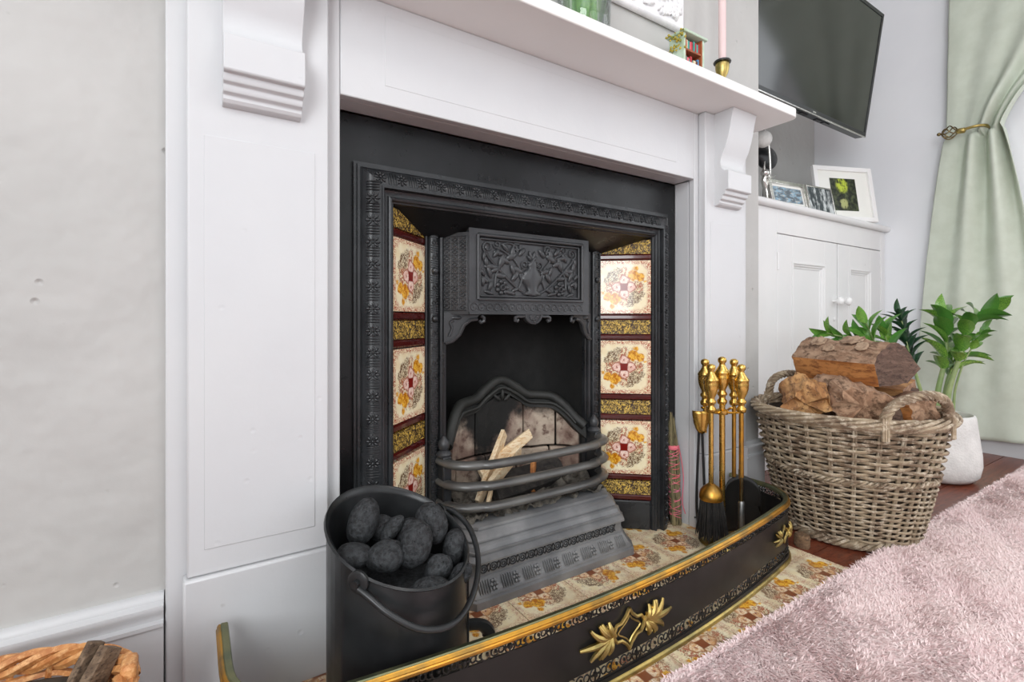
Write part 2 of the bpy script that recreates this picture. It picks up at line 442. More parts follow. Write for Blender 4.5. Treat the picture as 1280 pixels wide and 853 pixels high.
class MB:
    def __init__(s):
        s.v, s.f, s.mi = [], [], []

    def add(s, vs_, fs_, mi=0):
        o = len(s.v)
        s.v += [tuple(p) for p in vs_]
        s.f += [tuple(i + o for i in f) for f in fs_]
        s.mi += [mi] * len(fs_)
        return s

    def box(s, x0, x1, y0, y1, z0, z1, mi=0):
        vv = [(x, y, z) for z in (z0, z1) for y in (y0, y1) for x in (x0, x1)]
        return s.add(vv, [(0, 2, 3, 1), (4, 5, 7, 6), (0, 1, 5, 4), (2, 6, 7, 3), (0, 4, 6, 2), (1, 3, 7, 5)], mi)

    def obox(s, c, ax, ay, az, mi=0):
        c, ax, ay, az = Vector(c), Vector(ax), Vector(ay), Vector(az)
        vv = [c + ax * i + ay * j + az * k for k in (-1, 1) for j in (-1, 1) for i in (-1, 1)]
        fl = [(0, 2, 3, 1), (4, 5, 7, 6), (0, 1, 5, 4), (2, 6, 7, 3), (0, 4, 6, 2), (1, 3, 7, 5)]
        if ax.cross(ay).dot(az) < 0:
            fl = [f[::-1] for f in fl]
        return s.add(vv, fl, mi)

    def loft(s, rings, closed=True, caps=True, mi=0):
        n = len(rings[0])
        vv = [p for r in rings for p in r]
        fs = []
        for i in range(len(rings) - 1):
            for j in range(n if closed else n - 1):
                k = (j + 1) % n
                fs.append((i * n + j, i * n + k, (i + 1) * n + k, (i + 1) * n + j))
        if caps and closed:
            fs.append(tuple(range(n))[::-1])
            fs.append(tuple(range((len(rings) - 1) * n, len(rings) * n)))
        return s.add(vv, fs, mi)

    def tube(s, pts, r, n=8, closed=False, caps=True, sq=None, up=None, mi=0):
        """sq = (a, b) multiplies the section along the two frame axes"""
        pts = [Vector(p) for p in pts]
        m = len(pts)
        rs = r if isinstance(r, (list, tuple)) else [r] * m
        tg = []
        for i in range(m):
            a = pts[(i - 1) % m] if (closed or i > 0) else pts[i]
            b = pts[(i + 1) % m] if (closed or i < m - 1) else pts[i]
            d = (b - a)
            tg.append(d.normalized() if d.length > 1e-9 else Vector((0, 0, 1)))
        if up is None:
            nv = tg[0].orthogonal().normalized()
        rings = []
        for i in range(m):
            if up is not None:
                b = Vector(up)
                nv = tg[i].cross(b)
                nv = nv.normalized() if nv.length > 1e-6 else tg[i].orthogonal().normalized()
            else:
                nv = (nv - tg[i] * nv.dot(tg[i]))
                nv = nv.normalized() if nv.length > 1e-6 else tg[i].orthogonal().normalized()
            bv = tg[i].cross(nv)
            sa, sb = sq or (1, 1)
            rings.append([pts[i] + (nv * math.cos(2 * PI * j / n) * sa + bv * math.sin(2 * PI * j / n) * sb) * rs[i] for j in range(n)])
        if closed:
            rings.append(rings[0])
            return s.loft(rings, True, False, mi)
        return s.loft(rings, True, caps, mi)

    def lathe(s, prof, c=(0, 0, 0), n=24, M=None, mi=0):
        c = Vector(c)
        rings = []
        for r, z in prof:
            ring = []
            for j in range(n):
                p = Vector((r * math.cos(2 * PI * j / n), r * math.sin(2 * PI * j / n), z))
                if M: p = M @ p
                ring.append(c + p)
            rings.append(ring)
        return s.loft(rings, True, True, mi)

    def ell(s, c, rad, nu=10, nv=6, M=None, fn=None, mi=0):
        c = Vector(c)
        rings = []
        for i in range(nv + 1):
            ph = -PI / 2 + PI * i / nv
            rr = max(math.cos(ph), .02)
            ring = []
            for j in range(nu):
                p = Vector((rad[0] * rr * math.cos(2 * PI * j / nu), rad[1] * rr * math.sin(2 * PI * j / nu), rad[2] * math.sin(ph)))
                if fn: p = fn(p)
                if M: p = M @ p
                ring.append(c + p)
            rings.append(ring)
        return s.loft(rings, True, True, mi)

    def extrude(s, poly, vec, mi=0):
        """poly: closed list of 3-D points, extruded by vec"""
        vec = Vector(vec)
        a = [Vector(p) for p in poly]
        return s.loft([a, [p + vec for p in a]], True, True, mi)

    def grid(s, fn, nu, nv, mi=0):
        vv = [fn(i / nu, j / nv) for j in range(nv + 1) for i in range(nu + 1)]
        fs = [(j * (nu + 1) + i, j * (nu + 1) + i + 1, (j + 1) * (nu + 1) + i + 1, (j + 1) * (nu + 1) + i) for j in range(nv) for i in range(nu)]
        return s.add(vv, fs, mi)

    def mesh(s, name, mats, smooth=40, fix=True):
        me = bpy.data.meshes.new(name)
        me.from_pydata(s.v, [], s.f)
        for m in (mats if isinstance(mats, (list, tuple)) else [mats]):
            me.materials.append(MAT[m])
        if any(s.mi):
            me.polygons.foreach_set('material_index', s.mi)
        if fix:
            bm = bmesh.new()
            bm.from_mesh(me)
            bmesh.ops.recalc_face_normals(bm, faces=bm.faces)
            bm.to_mesh(me)
            bm.free()
        if smooth:
            me.polygons.foreach_set('use_smooth', [True] * len(me.polygons))
            me.update()
            me.set_sharp_from_angle(angle=R(smooth))
        me.update()
        return me

    def build(s, name, mats, parent=None, smooth=40, bevel=0, fix=True, seg=2):
        o_ = Vector((0, 0, 0))
        if parent is not None:
            o_ = ORIG[parent.name]
        s.v = [tuple(Vector(p) - o_) for p in s.v]
        me = s.mesh(name, mats, smooth, fix)
        o = bpy.data.objects.new(name, me)
        C.objects.link(o)
        if parent is not None:
            o.parent = parent
        ORIG[o.name] = o_.copy()
        if bevel:
            b = o.modifiers.new('bevel', 'BEVEL')
            b.width = bevel
            b.segments = seg
            b.limit_method = 'ANGLE'
            b.angle_limit = R(35)
        return o


def recenter(o):
    """put a one-mesh thing's origin at the middle of its base"""
    co = np.array([v.co for v in o.data.vertices])
    c = Vector(((co[:, 0].min() + co[:, 0].max()) / 2, (co[:, 1].min() + co[:, 1].max()) / 2, co[:, 2].min()))
    o.data.transform(Matrix.Translation(-c))
    o.location = c
    ORIG[o.name] = c
    return o


def tag(o, label=None, cat=None, group=None, kind=None):
    if label: o['label'] = label
    if cat: o['category'] = cat
    if group: o['group'] = group
    if kind: o['kind'] = kind
    return o


def thing(name, loc, label, cat, group=None):
    o = bpy.data.objects.new(name, None)
    o.empty_display_size = .05
    C.objects.link(o)
    o.location = loc
    ORIG[o.name] = Vector(loc)
    return tag(o, label, cat, group)


def struct(name, mb, mat, bevel=0, label=None, cat=None, smooth=40):
    o = mb.build(name, mat, None, smooth, bevel)
    return tag(o, label, cat, kind='structure')


def piece(name, me, parent, loc, M=None):
    """a shared-mesh piece under a parent whose origin is ORIG[parent]"""
    o = bpy.data.objects.new(name, me)
    C.objects.link(o)
    o.parent = parent
    T = Matrix.Translation(Vector(loc) - ORIG[parent.name])
    o.matrix_local = T @ (M.to_4x4() if M else Matrix())
    return o


def nz(p, s=1.0):
    return mnoise.noise(Vector(p) * s)


def frame(x, y, z):
    """rotation matrix whose columns are the given axes"""
    return Matrix((Vector(x), Vector(y), Vector(z))).transposed()


def cr(pts, n=8, closed=False):
    """Catmull-Rom through points"""
    P = [Vector(p) for p in pts]
    out = []
    m = len(P)
    for i in range(m if closed else m - 1):
        p0 = P[(i - 1) % m] if (closed or i > 0) else P[i] * 2 - P[i + 1]
        p1, p2 = P[i], P[(i + 1) % m]
        p3 = P[(i + 2) % m] if (closed or i + 2 < m) else p2 * 2 - p1
        for k in range(n):
            u = k / n
            out.append(.5 * ((2 * p1) + (p2 - p0) * u + (2 * p0 - 5 * p1 + 4 * p2 - p3) * u * u + (3 * p1 - p0 - 3 * p2 + p3) * u ** 3))
    if not closed:
        out.append(P[-1])
    return out


# ================================================================== THE SETTING
XL, XR, YB, ZC = -1.3, 3.0, -3.9, 2.62
WY = .02          # chimney breast face
ALC = .535        # alcove back
BRX = 1.56        # right corner of the breast

m = MB().box(XL, XR + .1, YB, ALC + .1, -.06, -.012)
floor = struct('floor', m, 'rug_back')
floor['label'] = 'red-brown wooden floorboards beside the hearth'
pw = .105
k = 0
y = -.470 - 8 * pw
me = MB().box(0, 1, 0, pw - .0025, -.012, 0).mesh('floorboard', 'plank', 0)
while y < .19:
    if y > -.475:
        runs = [(XL, -.35 + .1 * (k % 2)), (-.35 + .1 * (k % 2), .098), (1.320, 2.1 + .37 * (k % 3) - .3), (2.1 + .37 * (k % 3) - .3, XR)]
        if y + pw > .0:
            runs = [(XL, .098)] if False else [(BRX, XR)]
    else:
        c1 = .4 + .33 * (k % 3)
        runs = [(XL, c1 - .6), (c1 - .6, c1 + .9), (c1 + .9, XR)]
    for a, b in runs:
        o = bpy.data.objects.new('floorboard', me)
        C.objects.link(o)
        o.parent = floor
        o.location = (a + .001, y, 0)
        o.scale = (b - a - .002, 1, 1)
    y += pw
    k += 1
o = MB().box(XL, XR, YB, -.470 - 8 * pw, -.012, 0).build('floorboard_area', 'plank', floor, 0)

m = MB()
m.box(XL, .2, WY, ALC + .1, 0, ZC)
m.box(1.224, BRX, WY, ALC + .1, 0, ZC)
m.box(.2, 1.224, WY, ALC + .1, 1.02, ZC)
m.box(.2, 1.224, .47, ALC + .1, 0, 1.02)
struct('wall_chimney', m, 'plaster', 0)
struct('wall_alcove', MB().box(BRX - .05, XR + .1, ALC, ALC + .1, 0, ZC), 'plaster')
m = MB()
m.box(XR, XR + .1, -.62, ALC, 0, ZC)
m.box(XR, XR + .1, YB, -2.3, 0, ZC)
m.box(XR, XR + .1, -2.3, -.62, 0, .5)
m.box(XR, XR + .1, -2.3, -.62, 2.4, ZC)
struct('wall_right', m, 'wall_paint')
m = MB()
m.box(XL - .1, XL, -1.3, ALC + .1, 0, ZC)
m.box(XL - .1, XL, YB, -3.0, 0, ZC)
m.box(XL - .1, XL, -3.0, -1.3, 0, .5)
m.box(XL - .1, XL, -3.0, -1.3, 2.4, ZC)
struct('wall_left', m, 'wall_paint')
m = MB()
m.box(XL, -.7, YB - .1, YB, 0, ZC)
m.box(2.5, XR + .1, YB - .1, YB, 0, ZC)
m.box(-.7, 2.5, YB - .1, YB, 0, .4)
m.box(-.7, 2.5, YB - .1, YB, 2.45, ZC)
struct('wall_rear', m, 'wall_paint')
struct('ceiling', MB().box(XL, XR + .1, YB, ALC + .1, ZC, ZC + .08), 'ceiling')


def sash(name, p0, du, dz, w_, h_, nrm):
    m = MB()
    p0, du, dz, nrm = Vector(p0), Vector(du), Vector(dz), Vector(nrm)
    def bar(a0, a1, b0, b1):
        c = p0 + du * (a0 + a1) / 2 + dz * (b0 + b1) / 2
        m.obox(c, du * (a1 - a0) / 2, dz * (b1 - b0) / 2, nrm * .025)
    bar(0, .06, 0, h_); bar(w_ - .06, w_, 0, h_); bar(.06, w_ - .06, 0, .07); bar(.06, w_ - .06, h_ - .06, h_)
    bar(.06, w_ - .06, h_ / 2 - .02, h_ / 2 + .02); bar(w_ / 2 - .02, w_ / 2 + .02, .07, h_ / 2 - .02); bar(w_ / 2 - .02, w_ / 2 + .02, h_ / 2 + .02, h_ - .06)
    return struct(name, m, 'frame_white')


sash('window_1', (XR + .06, -.62, .5), (0, -1, 0), (0, 0, 1), 1.68, 1.9, (1, 0, 0))
sash('added_left_window', (XL - .06, -3.0, .5), (0, 1, 0), (0, 0, 1), 1.7, 1.9, (1, 0, 0))  # unseen window added to go with the left fill light
sash('window_2', (-.7, YB - .07, .4), (1, 0, 0), (0, 0, 1), 3.2, 2.05, (0, 1, 0))


def skirting(name, a, b, nrm, h=.187, t=.022, extra=True):
    """moulded skirting from a to b, nrm points into the room"""
    a, b, nrm = Vector(a), Vector(b), Vector(nrm)
    pr = [(0, 0), (t, 0), (t, h * .76), (t + .004, h * .77), (t + .004, h * .80), (t - .004, h * .81), (t - .003, h * .85), (t + .002, h * .89), (t + .001, h * .93), (t - .008, h * .95), (t - .008, h * .97), (t - .013, h), (0, h)]
    m = MB()
    m.loft([[p + nrm * q[0] + Vector((0, 0, q[1])) for q in pr] for p in (a, b)])
    return struct(name, m, 'gloss_white', smooth=50)


skirting('baseboard_left', (XL, WY, 0), (-.037, WY, 0), (0, -1, 0))
skirting('baseboard_breast', (1.462, WY, 0), (BRX + .0, WY, 0), (0, -1, 0), .21)
skirting('baseboard_right', (XR, -2.4, 0), (XR, .19, 0), (-1, 0, 0), .16)

# hearth with its floral tiles
m = MB().box(.100, 1.318, -.468, .465, -.011, -.0035)
hearth = struct('hearth', m, 'grout')
hearth['label'] = 'floral tiled hearth inside and in front of the fender'
hm = MB().box(-.0750, .0750, -.0750, .0750, -.006, .003).mesh('hearth_tile', 'hearth_tile', 0)
for i in range(8):
    for j in range(4):
        p = (.102 + .152 * (i + .5), -.406 + .152 * (j + .5), 0)
        if j == 3 and .36 < p[0] < 1.06:
            continue
        piece('hearth_tile', hm, hearth, p, Matrix.Rotation(random.choice((0, PI / 2)), 3, 'Z'))

# ================================================================== FIRE SURROUND
S = thing('fire_surround', (.711, 0, 0), 'white painted wooden fire surround with corbels and a deep mantel shelf', 'fire surround')
g = 'gloss_white'
MB().box(-.035, .219, 0, WY - .0005, 0, 1.19).build('back_board', 'mantel', S, 40, .0025)
MB().box(1.204, 1.458, 0, WY - .0005, 0, 1.19).build('back_board', 'mantel', S, 40, .0025)
MB().box(.2195, 1.2035, 0, WY - .0005, 1.0, 1.19).build('frieze', 'mantel', S, 40, .002)
MB().box(.30, 1.125, -.0007, .005, 1.035, 1.165).build('frieze_panel', 'mantel', S, 40, .0008)
MB().box(.2035, .2187, .021, .068, 0, .999).build('jamb', 'mantel', S, 40, .001)
MB().box(1.2043, 1.2205, .021, .068, 0, .999).build('jamb', 'mantel', S, 40, .001)
MB().box(.2195, 1.2035, .021, .068, 1.0005, 1.016).build('lintel_reveal', 'mantel', S, 40, .001)
prof = [(-.002, 1.19), (-.086, 1.19), (-.080, 1.165), (-.0755, 1.14), (-.070, 1.115), (-.062, 1.09), (-.053, 1.072), (-.0475, 1.058), (-.0455, 1.046), (-.047, 1.035), (-.052, 1.026), (-.058, 1.0215),
        (-.068, 1.021), (-.070, 1.018), (-.070, .968), (-.068, .9655), (-.0595, .965), (-.0595, .959), (-.0575, .954), (-.052, .952), (-.0505, .951), (-.0505, .946), (-.0485, .9415), (-.043, .9395), (-.0415, .938), (-.0415, .933), (-.038, .928), (-.030, .9255), (-.002, .925)]
for sx, (a, b), (pa, pb), (qa, qb) in ((0, (-.008, .194), (-.013, .196), (.037, .149)), (1, (1.22, 1.412), (1.216, 1.418), (1.26, 1.372))):
    MB().box(a, b, -.025, -.0005, .2135, 1.1895).build('pilaster', 'mantel', S, 40, .003)
    MB().box(a + .022, b - .022, -.0262, -.024, .252, .878).build('pilaster_panel', 'mantel', S, 40, .0008)
    MB().box(pa, pb, -.032, -.0005, 0, .213).build('plinth_block', g, S, 40, .004)
    m = MB()
    m.loft([[(x, yy - .0265, z) if False else (x, yy, z) for yy, z in prof] for x in (qa, qb)])
    m.build('corbel', 'mantel', S, 28, .0012)
# shelf with rounded front corners
def shelf_outline(x0, x1, y0, y1, r, n=6):
    pts = [(x0, y1), ]
    for k in range(n + 1):
        a = PI + (PI / 2) * k / n
        pts.append((x0 + r + r * math.cos(a), y0 + r + r * math.sin(a)))
    for k in range(n + 1):
        a = 1.5 * PI + (PI / 2) * k / n
        pts.append((x1 - r + r * math.cos(a), y0 + r + r * math.sin(a)))
    pts.append((x1, y1))
    return pts


m = MB()
m.extrude([(x, yy, 1.1905) for x, yy in shelf_outline(-.075, 1.496, -.142, WY - .001, .022)], (0, 0, .0265))
m.build('mantel_shelf', 'shelf_bounce_white', S, 30, .003, seg=3)

# ================================================================== CAST IRON FIREPLACE
CX = .711
F = thing('cast_iron_fireplace', (CX, .07, 0), 'black Victorian cast iron fireplace with floral tiled cheeks and barred grate', 'fireplace')
m = MB()
IY = .069
m.extrude([(.2195, IY, .0035), (.2195, IY, .998), (1.2035, IY, .998), (1.2035, IY, .0035), (CX + .425, IY, .0035), (CX + .425, IY, .88), (CX - .425, IY, .88), (CX - .425, IY, .0035)], (0, .016, 0))
m.build('outer_plate', 'iron_black', F, 40, .0015)

W0, Z0 = .452, .905
def usweep(m, pr, w0, z0, zb=.0035):
    paths = []
    for o_, yy in pr:
        hw = w0 - o_
        paths.append([(CX - hw, yy, zb), (CX - hw, yy, z0 - o_), (CX + hw, yy, z0 - o_), (CX + hw, yy, zb)])
    rings = [[paths[k][i] for k in range(len(pr))] for i in range(4)]
    m.loft(rings, closed=False, caps=False)


mp = [(0, .0685), (0, .060), (.005, .060), (.006, .055), (.011, .055), (.012, .051), (.0135, .0525), (.018, .047), (.024, .042), (.032, .0375), (.040, .0350), (.0465, .0345), (.0475, .0325), (.0505, .0325), (.0515, .0345), (.0515, .046), (.056, .049), (.0625, .049), (.0640, .0445), (.067, .0425), (.0705, .0445), (.0725, .050), (.0755, .052), (.0762, .070)]
m = MB()
usweep(m, mp, W0, Z0)
band = m.build('moulded_frame', 'iron', F, 35)
# cast ornament on the band: rosettes between groups of flutes
m = MB()
def orn(c, tdir, adir, ndir):
    c, tdir, adir, ndir = Vector(c), Vector(tdir), Vector(adir), Vector(ndir)
    for q in range(8):
        a = 2 * PI * q / 8
        d = tdir * math.cos(a) + adir * math.sin(a) * 1.15
        Mx = frame(d.normalized(), ndir.cross(d.normalized()), ndir)
        m.ell(c + d * .0078, (.0056, .0028, .0034), 6, 4, Mx)
    m.ell(c, (.0036, .0036, .0044), 6, 4, frame(tdir, adir, ndir))
    for q in range(4):
        p = c + tdir * (.0165 + q * .0052)
        m.ell(p, (.0018, .0155, .0034), 6, 4, frame(tdir, adir, ndir))


per = .0425
sl = Vector((.028, 0, 0)), .012
nl = math.hypot(.028, .012)
oc, yc = .0305, .0385
for sgn in (-1, 1):
    ad = Vector((-sgn * .028, -.012, 0)) / nl
    nd = Vector((sgn * .012, -.028, 0)) / nl
    z = .025
    while z < Z0 - .05:
        orn((CX + sgn * (W0 - oc), yc, z), (0, 0, 1), ad, nd)
        z += per
ad = Vector((0, -.012, -.028)) / nl
nd = Vector((0, -.028, .012)) / nl
x = CX - W0 + .045
while x < CX + W0 - .06:
    orn((x, yc, Z0 - oc), (1, 0, 0), ad, nd)
    x += per
tag(m.build('cast_rosette_band', 'iron', F, 40, fix=False), kind='stuff')

# splayed cheeks with tiles
HO, YO, HI, YI = .3765, .060, .267, .156
tw = math.hypot(HO - HI, YI - YO)
tmesh = MB().box(-.0742, .0742, -.0752, .0752, -.004, .004)
tme = tmesh.mesh('floral_tile', 'tile', 0)
gm = MB(); gm.box(-.0742, .0742, -.0192, .0192, -.004, .003)
gme = gm.mesh('gold_strip', 'goldtile', 0)
mm = MB()
mm.loft([[(sx * 1.0, yy, zz) for yy, zz in ((-.008, -.004), (-.008, .001), (-.004, .0045), (.004, .0045), (.008, .001), (.008, -.004))] for sx in (-.0742, .0742)])
mme = mm.mesh('maroon_strip', 'maroon', 40)
for me_ in (tme, gme, mme):
    pass
for sgn in (-1, 1):
    po = Vector((CX + sgn * HO, YO, 0))
    pi_ = Vector((CX + sgn * HI, YI, 0))
    if sgn < 0:
        xa = (pi_ - po).normalized()
        mid = (po + pi_) / 2
    else:
        xa = (po - pi_).normalized()
        mid = (po + pi_) / 2
    za = Vector((xa.y, -xa.x, 0))            # faces the room
    if za.y > 0: za = -za
    ya = Vector((0, 0, 1))
    Mx = frame(xa, ya, za)
    m = MB()
    m.obox(mid - za * .010 + Vector((0, 0, .42)), xa * (tw / 2 + .004), za * .004, Vector((0, 0, .4165)))
    ck = m.build('cheek', 'iron_black', F, 0)
    m = MB()
    m.obox(mid - za * .0005 + Vector((0, 0, .044)), xa * (tw / 2), za * .007, Vector((0, 0, .0405)))
    m.build('toe_panel', 'iron', F, 40, .003)
    zt = .767
    zz = zt + .0105
    def put(me_, name, z):
        piece(name, me_, ck, mid + Vector((0, 0, z)), Mx)
    put(mme, 'maroon_strip', .7765)
    put(gme, 'gold_strip', .8045)
    for i in range(3):
        zt_i = .767 - i * .228
        put(tme, 'floral_tile', zt_i - .076)
        put(mme, 'maroon_strip', zt_i - .152 - .0095)
        put(gme, 'gold_strip', zt_i - .152 - .038)
        put(mme, 'maroon_strip', zt_i - .152 - .0665)

# sloping canopy plate above the cheeks
m = MB()
m.extrude([(CX - .38, .053, .832), (CX - .38, .160, .782), (CX - .38, .175, .84), (CX - .38, .066, .84)], (.76, 0, 0))
m.build('canopy_plate', 'iron_black', F, 0)

# columns either side of the fire opening
for sgn in (-1, 1):
    m = MB()
    xa, xb = sorted((CX + sgn * .270, CX + sgn * .214))
    m.box(xa, xb, .153, .165, .0035, .80)
    col = m.build('column_plate', 'iron', F, 40)
    m = MB()
    cxn = CX + sgn * .248
    m.tube([(cxn, .153, .0035), (cxn, .153, .795)], .0125, 10)
    m.tube([(CX + sgn * .227, .151, .0035), (CX + sgn * .227, .151, .795)], .006, 8)
    m.box(CX + sgn * .266 - .002, CX + sgn * .266 + .002, .146, .156, .0035, .80)
    for zb in (.71, .60):
        m.ell((cxn, .139, zb), (.0085, .008, .0085), 10, 6)
    z = .05
    while z < .78:
        for q in range(6):
            a = q * PI / 3
            m.ell((cxn + math.cos(a) * .005, .1405, z + math.sin(a) * .005), (.0028, .002, .0028), 6, 4)
        for q in range(4):
            m.box(cxn - .008, cxn + .008, .1395, .145, z + .0115 + q * .0052, z + .0138 + q * .0052)
        z += .0345
    m.build('column', 'iron', col, 40, fix=False)

# hood
HF, HW, HZ0, HZ1 = .10, .181, .611, .815
m = MB()
rx, rz0, rz1 = .158, .646, .796
m.box(CX - HW, CX - rx, HF, .16, HZ0, HZ1)
m.box(CX + rx, CX + HW, HF, .16, HZ0, HZ1)
m.box(CX - rx, CX + rx, HF, .16, rz1, HZ1)
m.box(CX - rx, CX + rx, HF, .16, HZ0, rz0)
m.box(CX - rx, CX + rx, HF + .009, .16, rz0, rz1)
hood = m.build('hood', 'iron_hood', F, 40)
m = MB()
for (r1, yy, rr) in ((.0, HF - .001, .0045), (.008, HF + .004, .0028)):
    q = [(CX - rx + r1, yy, rz0 + r1), (CX + rx - r1, yy, rz0 + r1), (CX + rx - r1, yy, rz1 - r1), (CX - rx + r1, yy, rz1 - r1)]
    for a, b in zip(q, q[1:] + q[:1]):
        m.tube([a, b], rr, 8)
m.build('panel_border', 'iron_hood', hood, 50)
# lower frieze of the hood
m = MB()
x = CX - .168
while x < CX + .165:
    m.tube([(x + .0085 * math.cos(a), HF - .0005, .628 + .0085 * math.sin(a)) for a in [2 * PI * k / 10 for k in range(10)]], .0014, 5, closed=True)
    m.ell((x, HF, .628), (.003, .002, .003), 6, 4)
    for s1 in (-1, 1):
        m.tube([(x + .0085, HF, .628), (x + .0125, HF, .628 + s1 * .008)], .0013, 5)
    x += .021
m.box(CX - HW, CX + HW, HF - .002, HF, .640, .643)
m.box(CX - HW, CX + HW, HF - .003, HF, HZ0, HZ0 + .004)
m.build('hood_frieze', 'iron_hood', hood, 40, fix=False)

# relief of urn, scrolls and leaves in the panel
def P2(a, b, up=0.0):
    return Vector((CX + a, HF + .0085 - up * 1.5, rz0 + b))


def scroll(m, pts, r=.0042, n=6):
    m.tube([P2(a, b, .001) for a, b, _ in [(q[0], q[1], 0) for q in cr([(p[0], p[1], 0) for p in pts], n)]], r, 7)


def spiral(m, c, r0, turns, a0, s, r=.0042):
    pts = []
    for k in range(int(18 * turns) + 1):
        th = k / 18
        rr = r0 * (1 - .78 * th / turns)
        a = a0 + s * 2 * PI * th
        pts.append(P2(c[0] + rr * math.cos(a), c[1] + rr * math.sin(a), .001))
    m.tube(pts, [r * (1 - .35 * k / len(pts)) for k in range(len(pts))], 7)


def leaf2(m, a, b, ang, L, wd):
    Mx = frame((math.cos(ang), 0, math.sin(ang)), (0, 1, 0), (-math.sin(ang), 0, math.cos(ang)))
    m.ell(P2(a + math.cos(ang) * L / 2, b + math.sin(ang) * L / 2, .001), (L / 2, .0055, wd), 8, 5, Mx)


m = MB()
H = rz1 - rz0
urn = [(a * 1.25, b) for a, b in [(.010, .012), (.022, .014), (.024, .018), (.012, .024), (.016, .036), (.026, .050), (.028, .058), (.020, .064), (.022, .068), (.016, .074), (.010, .082), (.013, .086), (.013, .090), (.006, .098), (.0, .105)]]
poly = [(a, b) for a, b in urn] + [(-a, b) for a, b in urn[::-1]]
rings = []
for k, (a, b) in enumerate(urn):
    a = max(a, .0006)
    rings.append([P2(a * math.cos(th), b, .0075 * math.sin(th)) for th in [PI * q / 8 for q in range(9)]])
m.loft(rings, closed=False, caps=False)
for s in (-1, 1):
    leaf2(m, 0, .096, PI / 2 + s * .75, .022, .004)
    leaf2(m, 0, .096, PI / 2 + s * .3, .03, .0045)
    leaf2(m, s * .003, .090, PI / 2 + s * 1.25, .02, .004)
    spiral(m, (s * .022, .088), .011, 1.3, -PI / 2, s, .0024)
    scroll(m, [(s * .022, .077), (s * .036, .07), (s * .034, .055), (s * .026, .046)], .0022)
    # diagonal stems crossing
    scroll(m, [(s * .006, .012), (s * .045, .030), (s * .085, .062), (s * .118, .092), (s * .135, .112)], .0034)
    scroll(m, [(s * .04, .028), (s * .03, .06), (s * .05, .095), (s * .085, .118), (s * .11, .125)], .0026)
    spiral(m, (s * .128, .124), .0145, 1.5, -PI / 2 if s > 0 else -PI / 2, s, .0032)
    spiral(m, (s * .102, .132), .0105, 1.3, PI, -s, .0024)
    scroll(m, [(s * .092, .132), (s * .07, .138), (s * .05, .132), (s * .044, .118)], .0026)
    m.box(CX + s * .047 - .010, CX + s * .047 + .010, HF + .004, HF + .0095, rz0 + .122, rz0 + .125)
    m.box(CX + s * .047 - .010, CX + s * .047 + .010, HF + .004, HF + .0095, rz0 + .136, rz0 + .139)
    m.box(CX + s * .056 - .0015, CX + s * .056 + .0015, HF + .004, HF + .0095, rz0 + .122, rz0 + .139)
    m.box(CX + s * .038 - .0015, CX + s * .038 + .0015, HF + .004, HF + .0095, rz0 + .122, rz0 + .139)
    # rosette flower
    fx_, fz_ = s * .088, .030
    for q in range(7):
        a = 2 * PI * q / 7
        leaf2(m, fx_ + math.cos(a) * .007, fz_ + math.sin(a) * .007, a, .013, .006)
    m.tube([P2(fx_ + .006 * math.cos(2 * PI * q / 10), fz_ + .006 * math.sin(2 * PI * q / 10), .004) for q in range(10)], .002, 6, closed=True)
    scroll(m, [(s * .108, .030), (s * .106, .052), (s * .098, .075), (s * .090, .090)], .0026)
    for (a, b, an, L, wd) in ((.060, .045, 2.2, .03, .006), (.075, .056, .1, .03, .006), (.095, .075, 1.9, .036, .007), (.100, .078, .0, .034, .006), (.075, .098, 2.6, .032, .007), (.060, .100, 1.7, .03, .006),
                              (.118, .050, 1.2, .03, .005), (.125, .040, .5, .022, .005), (.130, .075, 1.4, .026, .005), (.055, .080, 3.6, .028, .006), (.125, .020, 1.9, .024, .005), (.135, .055, .9, .020, .004), (.070, .115, .9, .026, .005), (.048, .014, .2, .030, .004), (.066, .088, .5, .030, .006), (.082, .108, .2, .028, .005), (.040, .108, 2.3, .026, .005), (.112, .100, 2.2, .026, .005), (.120, .064, 2.6, .024, .005), (.062, .020, 2.7, .022, .004), (.110, .012, .3, .026, .004), (.140, .030, 1.5, .022, .004), (.140, .090, 1.7, .022, .004), (.052, .060, 1.2, .028, .005)):
        leaf2(m, s * a, b, an if s > 0 else PI - an, L * 1.1, wd * 1.25)
m.build('relief_urn_and_leaves', 'iron_hood', hood, 50, fix=False)

